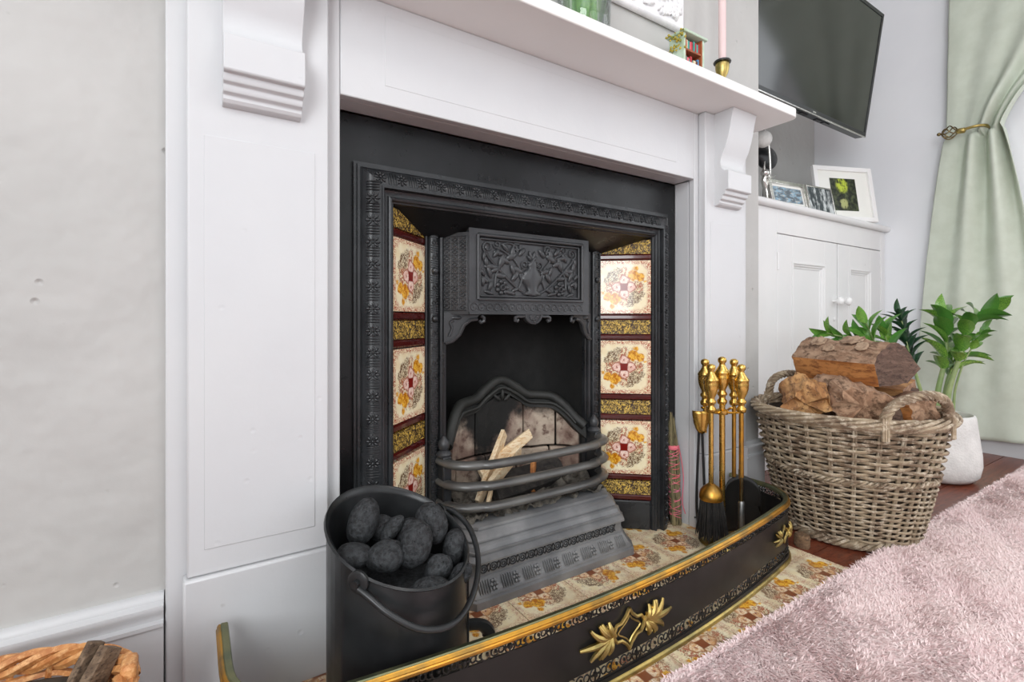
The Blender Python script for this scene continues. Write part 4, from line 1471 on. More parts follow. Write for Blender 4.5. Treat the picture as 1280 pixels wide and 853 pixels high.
T, p = tool('fire_tongs', 'brass fire tongs with scoop shaped hinge, hung behind the brush', (-.034, .030), .006)
m = MB()
for s in (-1, 1):
    q = p + LAT * (-.012 + s * .004)
    m.tube(cr([q + Vector((0, 0, .30)), q + LAT * s * .004 + Vector((0, 0, .2)), q + LAT * s * .007 + Vector((0, 0, .1)), q + LAT * s * .003 + Vector((0, 0, .035))], 4), .0036, 7)
m.build('arms', 'tv_black', T, 50)
m = MB()
def scoop(u, v):
    a = R(-75) + R(150) * u
    w_ = .026 * (1 - .35 * v ** 2)
    return p + LAT * (-.010 + w_ * math.sin(a)) - DEP * (w_ * math.cos(a) * .7 - .005) + Vector((0, 0, .350 - .062 * v * (1 - .25 * abs(2 * u - 1) ** 2)))
m.grid(scoop, 14, 8)
o = m.build('hinge_scoop', 'brass', T, 60)
sm = o.modifiers.new('solid', 'SOLIDIFY'); sm.thickness = .002
m = MB(); m.tube([p + Vector((0, 0, .29)), p + Vector((0, 0, .366))], .005, 8); m.build('shaft', 'brass', T, 50)
T, p = tool('fire_shovel', 'brass handled fire shovel with round black pan, behind the poker', (.045, .030), .006)
m = MB(); m.tube([p + Vector((0, 0, .17)), p + Vector((0, 0, .366))], .0056, 10); m.build('shaft', 'brass_rail', T, 50)
m = MB()
def pan(u, v):
    x = -.046 + .104 * u
    zt = .172 - .155 * v
    bul = math.sqrt(max(0, 1 - (2 * u - 1) ** 2))
    if v < .5:
        zt = .172 - .05 * (1 - bul) - .155 * v * (1 - .3 * (1 - bul))
    return p + LAT * (x + .012) + DEP * (.004 - .016 * (2 * u - 1) ** 2 + .010 * v) + Vector((0, 0, zt))
m.grid(pan, 16, 12)
o = m.build('pan', 'fender_black', T, 60)
sm = o.modifiers.new('solid', 'SOLIDIFY'); sm.thickness = .0025

# ================================================================== HERB BUNDLE
ST = thing('herb_bundle', (1.176, .043, .003), 'dried herb bundle bound in pink thread leaning in the surround corner', 'herb bundle')
a0, a1 = Vector((1.178, .044, .004)), Vector((1.166, .050, .330))
m = MB()
for k in range(60):
    a = random.uniform(0, 2 * PI); r_ = .0145 * math.sqrt(random.random())
    o1 = Vector((math.cos(a) * r_, math.sin(a) * r_, 0))
    top = random.uniform(.55, 1.0) if k > 22 else random.uniform(.9, 1.0)
    bul = lambda t_: 1.0 if t_ < .6 else 1 - 1.3 * (t_ - .6)
    pts = [a0.lerp(a1, t_) + o1 * bul(t_) + Vector((random.uniform(-.0015, .0015), random.uniform(-.0015, .0015), 0)) for t_ in [top * q / 6 for q in range(7)]]
    pts[0].z = max(pts[0].z, .0045)
    m.tube(pts, [.003, .0034, .0036, .0034, .003, .0024, .0014], 5)
tag(m.build('stems', 'sage', ST, 60, fix=False), kind='stuff')
m = MB()
for s, turns in ((1, 9), (-1, 8), (1, 6)):
    pts = []
    for k in range(turns * 12):
        t_ = .06 + .62 * k / (turns * 12)
        a = s * 2 * PI * k / 12 + s
        rr = .0172 + .001 * math.sin(k * 1.7)
        pts.append(a0.lerp(a1, t_) + Vector((rr * math.cos(a), rr * math.sin(a) * .95, .004 * math.sin(k * .37))))
    m.tube(pts, .0010, 5)
m.tube(cr([a0.lerp(a1, .7) + Vector((.016, -.008, 0)), a0.lerp(a1, .55) + Vector((.022, -.012, 0)), a0.lerp(a1, .4) + Vector((.024, -.014, 0)), a0.lerp(a1, .2) + Vector((.018, -.012, 0)), a0 + Vector((.022, -.016, .03))], 5), .0013, 5)
m.build('thread', 'thread', ST, 60)
m = MB()
m.lathe([(.0150, .222), (.0165, .224), (.0165, .232), (.015, .234)], (1.169, .0475, 0), 14)
m.build('thread_collar', 'thread', ST, 60)

# ================================================================== WOODEN BLOCK BY THE FENDER
m = MB()
rings = []
for i in range(7):
    z = .003 + .034 * i / 6
    ring = []
    for j in range(16):
        a = 2 * PI * j / 16
        r_ = .0165 * (1 + .08 * nz((math.cos(a), math.sin(a), i * .3), 1.6)) * (.9 if i in (0, 6) else 1)
        ring.append((1.345 + r_ * math.cos(a) * .85, -.226 + r_ * math.sin(a) * 1.2, z - .003 + (.0 if i else .0)))
    rings.append(ring)
m.loft(rings)
o = m.build('wooden_block', 'block', None, 50); recenter(o)
tag(o, 'small rough brown wooden block against the fender corner', 'wood block')

# ================================================================== LOG BASKET
KX, KY = 1.580, -.230
BKT = thing('log_basket', (KX, KY, 0), 'large round grey wicker basket full of split logs, right of the fender', 'basket')
def brad(z):
    t_ = min(max(z / .35, 0), 1)
    return .157 + .073 * t_ ** .85
NST = 26
m = MB()
rows = []
z = .030
rn = 0
while z < .330:
    lower = z < .180
    h = .0072 if lower else .0098
    if .180 <= z < .1905:
        z = .1905
        continue
    pts = []
    amp = .0085
    n_s = NST * 6
    zn = random.uniform(-.001, .001)
    for k in range(n_s):
        a = 2 * PI * k / n_s
        ph = NST / 2 * a + (PI if (rn % 2) else 0)
        r_ = brad(z) + amp * math.cos(ph) + .0012 * nz((math.cos(a) * 4, math.sin(a) * 4, rn * .7))
        pts.append((KX + r_ * math.cos(a), KY + r_ * math.sin(a), z + zn + .0012 * nz((math.cos(a) * 3, math.sin(a) * 3, rn * .9))))
    m.tube(pts, h * random.uniform(.40, .48), 5, closed=True)
    rn += 1
    z += h
tag(m.build('weave', 'wicker', BKT, 60, fix=False), kind='stuff')
m = MB()
for k in range(NST):
    a = 2 * PI * (k + .0) / NST
    for da in (-.012, .012):
        m.tube([(KX + (brad(z_) - .001) * math.cos(a + da), KY + (brad(z_) - .001) * math.sin(a + da), z_) for z_ in (.012, .1, .2, .28, .338)], .0032, 5)
tag(m.build('stakes', 'wicker', BKT, 60, fix=False), kind='stuff')
def rope(m, centre, nstr, tw_, rr, rs, N, closed=True, phase=0.0):
    """centre(t) -> point, n, b"""
    for s in range(nstr):
        pts = []
        for k in range(N if closed else N + 1):
            t_ = k / N
            c, n_, b_ = centre(t_)
            a = 2 * PI * (tw_ * t_ + s / nstr) + phase
            pts.append(c + (n_ * math.cos(a) + b_ * math.sin(a)) * rr)
        m.tube(pts, rs, 5, closed=closed)
def circ(rad, z):
    def f(t_):
        a = 2 * PI * t_
        return Vector((KX + rad * math.cos(a), KY + rad * math.sin(a), z)), Vector((math.cos(a), math.sin(a), 0)), Vector((0, 0, 1))
    return f
m = MB(); rope(m, circ(.2345, .341), 6, 5, .0105, .0052, 260); rope(m, circ(.2310, .331), 3, 8, .006, .0042, 220)
m.build('rim_braid', 'wicker', BKT, 60, fix=False)
m = MB(); rope(m, circ(brad(.185) + .003, .1855), 3, 30, .0052, .0036, 300)
m.build('waist_band', 'wicker', BKT, 60, fix=False)
m = MB(); rope(m, circ(.160, .015), 4, 14, .0085, .0055, 240); rope(m, circ(.150, .010), 2, 16, .004, .005, 200)
m.build('foot_braid', 'wicker', BKT, 60, fix=False)
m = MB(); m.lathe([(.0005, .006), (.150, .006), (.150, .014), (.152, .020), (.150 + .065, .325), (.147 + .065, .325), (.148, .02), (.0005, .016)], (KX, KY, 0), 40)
m.build('weave_shade_liner', 'wicker_shade', BKT, 60)  # added dark sheet that gives the shaded gaps between strands
for ac, hh, wd, tilt in ((R(-116), .080, .100, .010), (R(64), .080, .100, .010)):
    def hc(t_, ac=ac, hh=hh, wd=wd):
        a = PI * t_
        th = ac + (-.5 + t_) * 0 + (wd / .2335) * -math.cos(a) * .9
        rr = .2335 + tilt * math.sin(a)
        c = Vector((KX + rr * math.cos(th), KY + rr * math.sin(th), .336 + hh * math.sin(a) ** .8))
        er = Vector((math.cos(ac), math.sin(ac), 0)); et = Vector((-math.sin(ac), math.cos(ac), 0))
        n_ = et * (-math.cos(a)) + Vector((0, 0, 1)) * math.sin(a)
        return c, n_.normalized(), er
    m = MB(); rope(m, hc, 4, 4.5, .0075, .0056, 70, closed=False)
    for e in (-1, 1):
        th = ac + e * (wd / .2335) * .9
        for q in range(3):
            rr = .2335
            m.tube([(KX + (rr + .012) * math.cos(th + q * .022 - .022), KY + (rr + .012) * math.sin(th + q * .022 - .022), z_) for z_ in (.305, .32, .345, .36)], .0035, 5)
    m.build('handle', 'wicker', BKT, 60, fix=False)


# ------------------------------------------------ split logs
def log(name, c, axis, L, prof_, label, up=(0, 0, 1), mats=('bark', 'split', 'endgrain'), rough=.006, seed=0, roll=0.0, taper=0.0, group='logs in the wicker basket', ragged=0.0):
    """prof_: list of (a, b, kind) section points; kind of the face from this point to the next: 0 bark, 1 split"""
    ax = Vector(axis).normalized()
    u_ = ax.cross(Vector(up)).normalized()
    v_ = u_.cross(ax).normalized()
    Mr = Matrix.Rotation(roll, 3, ax)
    u_, v_ = Mr @ u_, Mr @ v_
    c = Vector(c)
    sec = []
    n = len(prof_)
    for i in range(n):
        a, b = prof_[i], prof_[(i + 1) % n]
        for k in range(7):
            t_ = k / 7
            sec.append((a[0] + (b[0] - a[0]) * t_, a[1] + (b[1] - a[1]) * t_, a[2]))
    NL = 28
    ns = len(sec)
    verts, faces, mi = [], [], []
    for i in range(NL + 1):
        t_ = i / NL
        sc = 1 + taper * (t_ - .5)
        if i in (0, NL): sc *= .965
        for (a, b, kd) in sec:
            r_ = math.hypot(a, b) + 1e-6
            lumps = rough * (1.5 if kd == 0 else .6) * (nz((seed + a * 18, b * 18, t_ * L * 14)) + .6 * nz((seed + a * 60, b * 60, t_ * L * 30)))
            al = (t_ - .5) * L
            if i in (0, NL):
                al += ragged * nz((seed + a * 40, b * 40, i))
            f = sc * (1 + lumps / r_)
            verts.append(c + ax * al + u_ * a * f + v_ * b * f)
    for i in range(NL):
        for j in range(ns):
            k = (j + 1) % ns
            faces.append((i * ns + j, i * ns + k, (i + 1) * ns + k, (i + 1) * ns + j))
            mi.append(sec[j][2])
    for i, rev in ((0, True), (NL, False)):
        cen = len(verts)
        ctr = sum((Vector(verts[i * ns + j]) for j in range(ns)), Vector()) / ns
        mid = [ctr.lerp(verts[i * ns + j], .5) + ax * .003 * nz((seed + j, i, 3)) for j in range(ns)]
        verts += mid + [ctr]
        for j in range(ns):
            k = (j + 1) % ns
            faces.append((i * ns + j, i * ns + k, cen + k, cen + j)); mi.append(2)
            faces.append((cen + j, cen + k, cen + ns)); mi.append(2)
    m = MB()
    m.v, m.f, m.mi = [tuple(p) for p in verts], faces, mi
    o = m.build(name, list(mats), None, 50)
    # aligned local axes so that the grain follows the log
    Mw = frame(ax, u_, v_).to_4x4()
    Mw.translation = c
    o.data.transform(Mw.inverted())
    o.matrix_world = Mw
    ORIG[o.name] = c
    return tag(o, label, 'log', group)


half = [(-.072, -.055, 1), (.060, -.062, 1), (.082, .012, 0), (.058, .058, 0), (.0, .070, 0), (-.052, .050, 0), (-.080, .0, 0)]
wedge = [(-.050, -.035, 1), (.055, -.03, 0), (.055, .015, 0), (.02, .045, 0), (-.02, .045, 0), (-.055, .01, 1)]
slab = [(-.055, -.022, 1), (.055, -.024, 1), (.058, .012, 0), (.0, .026, 0), (-.055, .014, 0)]
# the big log across the top
bigsec = [(.062, -.058, 1), (.080, .004, 0), (.062, .040, 0), (.020, .062, 0), (-.030, .050, 0), (-.088, -.012, 1), (-.040, -.050, 1)]
log('split_log', (1.600, -.235, .478), (-.316, -.949, .0), .262, bigsec, 'biggest split log with peeling bark and orange side, on top of the pile', seed=2, mats=('bark', 'split', 'endgrain'), rough=.006)
big = bpy.data.objects['split_log']
for k, (al, sa, sb, ln, wd_) in enumerate(((-.06, .050, .052, .05, .017), (.035, .034, .059, .065, .020), (.085, .058, .045, .035, .014), (-.01, .066, .036, .04, .010))):
    rr_ = random.Random(40 + k)
    m = MB()
    def fl(u, v):
        e = 1 - abs(2 * v - 1) ** 3 * (.6 + .4 * rr_.random())
        a_ = (u - .5) * ln + .006 * nz((v * 4, k, 2))
        b_ = (v - .5) * 2 * wd_ * (1 - .5 * abs(2 * u - 1) ** 2.5) + .004 * nz((u * 5, k, 9))
        dn = Vector((0, sa, sb)).normalized()
        tn = Vector((0, dn.z, -dn.y))
        c_ = Vector((al, sa, sb)) * 1.0
        p = Vector((c_.x + a_, 0, 0)) + Vector((0, sa, sb)) * 1.03 + tn * b_ + dn * (.004 + .006 * abs(2 * v - 1) ** 2 * abs(nz((u * 3, v * 3, k))))
        return p
    m.grid(fl, 10, 6)
    me_ = m.mesh('bark_flake', 'bark_pale', 60)
    fo = bpy.data.objects.new('bark_flake', me_); C.objects.link(fo); fo.parent = big
    so = fo.modifiers.new('solid', 'SOLIDIFY'); so.thickness = .003
log('split_log', (1.690, -.205, .398), (.05, -.99, -.03), .275, [(-.062, -.026, 1), (.05, -.026, 1), (.056, .018, 1), (-.05, .026, 0)], 'flat split slab sticking out under the big top log on the right', seed=9, mats=('bark', 'split_yellow', 'endgrain_light'), roll=.12, rough=.004)
log('split_log', (1.462, -.178, .378), (-.86, -.50, -.20), .150, wedge, 'yellowish split log sloping down at the left of the basket', seed=5, mats=('split_yellow', 'split_yellow', 'split_yellow'), rough=.014, ragged=.03, roll=.5)
log('split_log', (1.535, -.262, .384), (-.72, -.66, -.20), .150, [(-.070, -.045, 0), (.045, -.055, 0), (.074, .0, 0), (.050, .046, 0), (-.03, .052, 0), (-.070, .02, 0)], 'weathered log with pale cracked end grain below the big top log', seed=12, mats=('bark', 'split', 'endgrain_light'), rough=.014, ragged=.03)
log('split_log', (1.585, -.300, .345), (-.55, -.80, .05), .14, [(-.035, -.03, 1), (.035, -.03, 1), (.0, .040, 0)], 'dark narrow wedge log end between the weathered log and handle', seed=17, mats=('bark_dark', 'bark_dark', 'endgrain'), rough=.008)
log('split_log', (1.655, -.318, .358), (-.30, -.93, .05), .16, [(-.05, -.03, 1), (.045, -.035, 1), (.05, .02, 0), (.0, .042, 0), (-.045, .025, 0)], 'brown log end seen through the front wicker handle', seed=21, mats=('bark_dark', 'split', 'endgrain_light'), rough=.012, ragged=.015)
log('split_log', (1.735, -.262, .352), (-.2, -.97, 0), .17, wedge, 'dark bark log at the right rim behind the wicker handle', seed=25, mats=('bark_dark', 'bark_dark', 'endgrain'), rough=.010)
log('split_log', (1.60, -.185, .352), (1, .1, 0), .22, wedge, 'dark log lying across the back of the basket, mostly hidden', seed=28, mats=('bark_dark', 'split', 'endgrain'), rough=.008)
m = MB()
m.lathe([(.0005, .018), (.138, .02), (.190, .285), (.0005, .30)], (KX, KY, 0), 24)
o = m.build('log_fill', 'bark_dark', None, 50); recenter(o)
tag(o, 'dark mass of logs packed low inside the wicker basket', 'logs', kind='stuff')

# ================================================================== POT PLANT
PX, PY = 2.372, -.196
PT = thing('potted_plant', (PX, PY, 0), 'leafy green plant with thick stems in a white stone pot by the curtain', 'plant')
m = MB()
m.lathe([(.0005, .0), (.085, .0), (.112, .006), (.130, .024), (.137, .060), (.136, .100), (.130, .150), (.124, .200), (.120, .236), (.117, .243), (.112, .245), (.108, .241), (.106, .215), (.0005, .215)], (PX, PY, 0), 48)
pot = m.build('pot', 'pot', PT, 50)
m = MB(); m.lathe([(.0005, .222), (.06, .223), (.1065, .221), (.1065, .212), (.0005, .212)], (PX, PY, 0), 32)
m.build('gravel', 'soil', PT, 50)


def leafmesh(nm, mat, L=1.0, w_=.26):
    m = MB()
    NL = 6
    for s in (0,):
        def f(u, v):
            t_ = u
            wd = w_ * (math.sin(PI * min(t_ ** .8, 1)) ** .75) * (1 - .12 * t_)
            if t_ in (0, 1): wd = .004
            x = t_
            y = (v - .5) * 2 * wd
            z = .10 * math.sin(PI * t_ * .9) + .10 * abs(v - .5) * 2 * wd / w_ - .08 * t_ * t_
            return (x, y, z)
        m.grid(f, NL, 4)
    return m.mesh(nm, mat, 70)


LM = leafmesh('leaf', 'leaf', w_=.23)
LMD = leafmesh('leaf_dark', 'leaf_dark', w_=.17)
Z3 = Vector((0, 0, 1))
def stem(pts, r0, leaves, lm, L0, start=.35, spread=50, droop=0, seed=0, top=True):
    rnd = random.Random(seed)
    c = cr(pts, 8)
    m = MB()
    n = len(c)
    m.tube(c, [r0 * (1 - .72 * i / (n - 1)) for i in range(n)], 8)
    st = m.build('stem', 'stem', PT, 60)
    for k in range(leaves):
        t_ = start + (1 - start) * (k // 2 * 2 + .5) / max(leaves, 1)
        i = min(int(t_ * (n - 1)), n - 2)
        p = c[i].lerp(c[i + 1], t_ * (n - 1) - i)
        tg = (c[i + 1] - c[i]).normalized()
        side = tg.cross(Vector((math.cos(seed * 2.1), math.sin(seed * 2.1), .15))).normalized()
        if k % 2: side = -side
        side = (Matrix.Rotation(rnd.uniform(-.7, .7), 3, tg) @ side)
        ang = R(spread + rnd.uniform(-12, 12)) * (1 - .25 * t_)
        d = (tg * math.cos(ang) + side * math.sin(ang) - Z3 * droop * rnd.random()).normalized()
        nrm = (tg - d * tg.dot(d))
        nrm = nrm.normalized() if nrm.length > .05 else d.orthogonal().normalized()
        L = L0 * (.75 + .45 * math.sin(PI * min(1, .25 + .65 * (t_ - start) / (1 - start)))) * rnd.uniform(.85, 1.1)
        Mx = frame(d, nrm.cross(d), nrm) @ Matrix.Scale(L, 3)
        piece('leaf', lm, st, p, Mx)
    if top:
        tg = (c[-1] - c[-2]).normalized()
        nr = tg.orthogonal().normalized()
        piece('leaf', lm, st, c[-1] - tg * .004, frame(tg, nr.cross(tg), nr) @ Matrix.Scale(L0 * .9, 3))
    return st


def pp(u, v, w_, z=None):
    """plant space: u sideways, v away from the camera's side, w_ height"""
    q = R(73.5)
    lat = Vector((math.cos(PI / 2 - q) * 0 + math.cos(YAW), -math.sin(YAW), 0))
    return Vector((PX, PY, w_)) + LAT * u + DEP * v


stem([pp(.030, -.02, .218), pp(.040, -.02, .33), pp(.075, -.03, .47), pp(.098, -.04, .58), pp(.150, -.06, .630)], .0115, 18, LM, .105, .42, 66, .10, 1)
stem([pp(.020, .01, .218), pp(.024, .01, .32), pp(.050, .01, .44), pp(.066, .02, .54), pp(.066, .03, .61)], .0120, 16, LM, .105, .40, 62, .05, 2)
stem([pp(.052, .02, .218), pp(.060, .02, .32), pp(.092, .03, .41), pp(.125, .04, .46)], .009, 8, LM, .105, .5, 60, .2, 3)
stem([pp(.092, .02, .218), pp(.100, .02, .33), pp(.122, .0, .45), pp(.165, -.03, .56)], .0055, 6, LM, .058, .74, 55, .1, 4)
stem([pp(-.020, .0, .218), pp(-.060, .0, .36), pp(-.100, .0, .49), pp(-.128, .0, .615)], .008, 26, LMD, .078, .45, 58, .05, 5)
stem([pp(-.045, -.02, .218), pp(-.16, -.06, .40), pp(-.28, -.09, .50), pp(-.33, -.10, .585)], .007, 6, LM, .085, .55, 55, -.25, 6)
stem([pp(-.030, .0, .218), pp(-.15, -.04, .42), pp(-.29, -.06, .520), pp(-.40, -.08, .535), pp(-.47, -.09, .550)], .007, 9, LM, .080, .50, 50, -.2, 7)
stem([pp(-.050, .0, .218), pp(-.14, -.03, .40), pp(-.21, -.05, .50), pp(-.235, -.06, .55)], .006, 6, LM, .085, .55, 55, -.15, 8)

# ================================================================== RUG
RX0, RX1, RY0, RY1 = .30, 2.965, -1.75, -.370
rug = thing('rug', (1.6, -1.0, 0), 'pale pink shaggy rug lying in front of the hearth', 'rug')
m = MB()
def rugtop(x, y):
    return .012 + .005 * nz((x * 3, y * 3, 0)) + .003 * nz((x * 9, y * 9, 4))
def rug_edge(x):
    q = .176 ** 2 - (x - KX) ** 2
    return min(RY1, KY - math.sqrt(q)) if q > 0 else RY1
nx_, ny_ = 150, 34
m.grid(lambda u, v: (RX0 + (RX1 - RX0) * u, RY0 + (rug_edge(RX0 + (RX1 - RX0) * u) - RY0) * v, max(rugtop(RX0 + (RX1 - RX0) * u, RY0 + (RY1 - RY0) * v) * (.25 if v in (0, 1) or u in (0, 1) else 1), .004)), nx_, ny_)
m.build('backing', 'rug_back', rug, 60)
rng = np.random.default_rng(3)
def tufts(n, x0, x1, y0, y1, cond=None):
    xs_ = rng.uniform(x0, x1, n); ys_ = rng.uniform(y0, y1, n)
    if cond is not None:
        k_ = cond(xs_, ys_)
        xs_, ys_ = xs_[k_], ys_[k_]
    return xs_, ys_
# denser where the camera sees it: between the hearth edge and the bottom of the picture
xa, ya = tufts(340000, .5, RX1, -.80, RY1 + .006, lambda x, y: ((y > -.40 - (x * .42)) | (x > .9)) & (np.hypot(x - KX, y - KY) > .172))
xb, yb = tufts(30000, RX0, RX1, RY0, -.60)
X_ = np.concatenate([xa, xb]); Y_ = np.concatenate([ya, yb])
n = len(X_)
def fnoise(x, y, sc, ph):
    o = np.zeros_like(x)
    r2 = np.random.default_rng(ph)
    for q in range(7):
        kx, ky = r2.normal(0, sc, 2)
        o += np.sin(kx * x + ky * y + r2.uniform(0, 6.28))
    return o / 2.6
ang = -.9 + .9 * fnoise(X_, Y_, 7, 1) + .6 * fnoise(X_, Y_, 60, 2) + rng.normal(0, .7, n)
lean = np.clip(1.0 + .2 * fnoise(X_, Y_, 40, 4) + rng.normal(0, .2, n), .15, 1.4)
hgt = .019 + .003 * fnoise(X_, Y_, 14, 3) + rng.normal(0, .002, n)
edge_ = RY1 + .004 - Y_
ang = np.where(edge_ < .010, rng.uniform(-.6, PI + .6, n), ang)
hgt = np.where(edge_ < .010, hgt * rng.uniform(.45, .8, n), hgt)
wid = rng.uniform(.0010, .0019, n)
z0_ = np.full(n, .010)
dx, dy = np.cos(ang), np.sin(ang)
px_, py_ = -dy, dx
L_ = hgt
V = np.zeros((n, 5, 3))
def setp(i, t_, s):
    hz = np.sin(np.clip(PI / 2 - lean * t_, .15, PI / 2))
    V[:, i, 0] = X_ + dx * L_ * t_ * np.sin(lean * t_) + px_ * wid * s
    V[:, i, 1] = Y_ + dy * L_ * t_ * np.sin(lean * t_) + py_ * wid * s
    V[:, i, 2] = z0_ + L_ * t_ * hz
setp(0, 0, -1); setp(1, 0, 1); setp(2, .6, 1.0); setp(3, .6, -1.0); setp(4, 1.0, 0)
org = np.array(ORIG[rug.name])
V = (V.reshape(-1, 3) - org).astype(np.float32)
me = bpy.data.meshes.new('pile')
idx = np.arange(n)[:, None] * 5
loops = np.concatenate([idx + np.array([[0, 1, 2, 3]]), idx + np.array([[3, 2, 4]])], axis=1).reshape(-1)
me.vertices.add(n * 5)
me.vertices.foreach_set('co', V.reshape(-1))
me.loops.add(n * 7)
me.loops.foreach_set('vertex_index', loops.astype(np.int32))
me.polygons.add(n * 2)
st_ = (np.arange(n)[:, None] * 7 + np.array([[0, 4]])).reshape(-1)
me.polygons.foreach_set('loop_start', st_.astype(np.int32))
me.materials.append(MAT['rug'])
me.update(calc_edges=True)
o = bpy.data.objects.new('pile', me)
C.objects.link(o); o.parent = rug
tag(o, kind='stuff')

# ================================================================== ALCOVE CABINET
CY = .19
CB = thing('alcove_cabinet', (2.28, .36, 0), 'white painted built-in alcove cabinet with two panelled doors', 'cabinet')
X0, X1 = BRX + .002, XR - .002
D1a, D1b, D2a, D2b = 1.985, 2.485, 2.495, 2.945
DZ0, DZ1 = .12, .946
m = MB()
m.box(X0, D1a - .003, CY, CY + .02, 0, 1.046)
m.box(D2b + .003, X1, CY, CY + .02, 0, 1.046)
m.box(D1a - .003, D2b + .003, CY, CY + .02, DZ1 + .003, 1.046)
m.box(D1a - .003, D2b + .003, CY, CY + .02, 0, DZ0 - .003)
m.box(X0, X1, CY + .02, ALC - .002, 0, .02)
m.box(X0, X0 + .015, CY + .02, ALC - .002, .02, 1.046)
m.box(X1 - .015, X1, CY + .02, ALC - .002, .02, 1.046)
m.box(X0 + .015, X1 - .015, ALC - .012, ALC - .002, .02, 1.046)
m.build('body', 'cabinet_white', CB, 40, .002)
m = MB()
pts = [(X0, ALC - .002, 1.046), (X0, CY - .010, 1.046)] + [(X0, CY - .012 - .014 * math.sin(PI * k / 8), 1.060 - .0145 * math.cos(PI * k / 8)) for k in range(9)] + [(X0, CY - .010, 1.0755), (X0, ALC - .002, 1.0755)]
m.extrude(pts, (X1 - X0, 0, 0))
m.build('cabinet_top', 'cabinet_white', CB, 30)
for (a, b, kx) in ((D1a, D1b, D1b - .035), (D2a, D2b, D2a + .035)):
    m = MB()
    pa_, pb_, pz0, pz1 = a + .115, b - .115, DZ0 + .12, .835
    m.box(a, pa_, CY + .001, CY + .02, DZ0, DZ1); m.box(pb_, b, CY + .001, CY + .02, DZ0, DZ1)
    m.box(pa_, pb_, CY + .001, CY + .02, pz1, DZ1); m.box(pa_, pb_, CY + .001, CY + .02, DZ0, pz0)
    dr = m.build('door', 'cabinet_white', CB, 40, .0015)
    m = MB(); m.box(pa_ - .001, pb_ + .001, CY + .013, CY + .019, pz0 - .001, pz1 + .001)
    m.build('door_panel', 'cabinet_white', dr, 40)
    m = MB()
    pr = [(-.006, CY + .002), (-.006, CY - .003), (.002, CY - .004), (.006, CY + .001), (.010, CY + .002), (.014, CY + .008), (.020, CY + .010), (.022, CY + .0135)]
    rings = []
    for o_, yy in pr:
        rings.append([(pa_ + o_, yy, pz0 + o_), (pb_ - o_, yy, pz0 + o_), (pb_ - o_, yy, pz1 - o_), (pa_ + o_, yy, pz1 - o_)])
    m.loft(rings, True, False)
    m.build('panel_moulding', 'cabinet_white', dr, 30)
    Mx = Matrix.Rotation(R(90), 3, 'X')
    m = MB(); m.lathe([(.007, 0), (.007, .012), (.011, .018), (.018, .026), (.019, .034), (.013, .041), (.0005, .043)], (kx, CY + .001, .681), 16, Mx)
    m.build('knob', 'frame_white', dr, 60)
    hx = a if a == D1a else b
    for hz in (.80, .25):
        m = MB(); m.tube([(hx, CY - .002, hz), (hx, CY - .002, hz + .07)], .005, 8)
        m.build('hinge', 'cabinet_white', dr, 50)
m = MB(); m.lathe([(.009, 0), (.010, .003), (.006, .006), (.0005, .0065)], (2.458, CY + .001, .60), 14, Matrix.Rotation(R(90), 3, 'X'))
m.build('key_escutcheon', 'cabinet_white', CB, 50)

# ================================================================== TELEVISION
TVX0, TVX1, TVZ, TVY = 1.640, 2.562, 1.425, .105
tilt = R(8)
TV = thing('television', ((TVX0 + TVX1) / 2, TVY, TVZ), 'flat black television tilted down on a wall arm above the cabinet', 'television')
TW, TH = TVX1 - TVX0, .525
def tvp(a, b, c):
    """a along width, b up the screen, c behind the glass"""
    return Vector((TVX0 + a, TVY - b * math.sin(tilt) + c * math.cos(tilt), TVZ + b * math.cos(tilt) + c * math.sin(tilt) * 1))
def tvbox(m, a0, a1, b0, b1, c0, c1, mi=0):
    vv = [tvp(a, b, c) for c in (c0, c1) for b in (b0, b1) for a in (a0, a1)]
    m.add(vv, [(0, 2, 3, 1), (4, 5, 7, 6), (0, 1, 5, 4), (2, 6, 7, 3), (0, 4, 6, 2), (1, 3, 7, 5)], mi)
m = MB(); tvbox(m, 0, TW, 0, TH, .006, .045); m.build('casing', 'tv_side', TV, 40, .004)
m = MB(); tvbox(m, .12, TW - .12, .03, TH - .1, .045, .075); m.build('rear_housing', 'tv_black', TV, 40, .01)
m = MB(); tvbox(m, .015, TW - .015, .018, TH - .014, .0035, .007); m.build('screen', 'tv_screen', TV, 40)
m = MB()
tvbox(m, 0, TW, 0, .018, .001, .008); tvbox(m, 0, TW, TH - .014, TH, .001, .008); tvbox(m, 0, .015, .018, TH - .014, .001, .008); tvbox(m, TW - .015, TW, .018, TH - .014, .001, .008)
bz = m.build('bezel', 'tv_black', TV, 40, .001)
m = MB(); tvbox(m, 0, TW, -.002, .0015, .0, .006); m.build('trim_strip', 'silver', bz, 40)
m = MB(); tvbox(m, TW / 2 - .012, TW / 2 + .012, .006, .011, .0002, .002); m.build('logo', 'silver', bz, 40)
m = MB()
for a in (.34, .40, .52, .58):
    tvbox(m, a, a + .045, -.004, .001, .018, .034)
m.build('port_cover', 'tv_black', TV, 40)
m = MB()
tvbox(m, TW / 2 - .11, TW / 2 + .11, .14, .34, .075, .09)
m.tube([tvp(TW / 2, .24, .085), (2.20, .30, 1.66), (2.26, .41, 1.64), (2.32, .51, 1.64)], .018, 8)
m.box(2.26, 2.38, .515, .533, 1.40, 1.78)
m.build('wall_arm', 'tv_black', TV, 40)
# low slung cable box hanging from the arm plate
m = MB()
m.box(2.33, 2.362, .495, .515, 1.385, 1.46)
m.build('arm_foot', 'tv_black', TV, 40, .003)

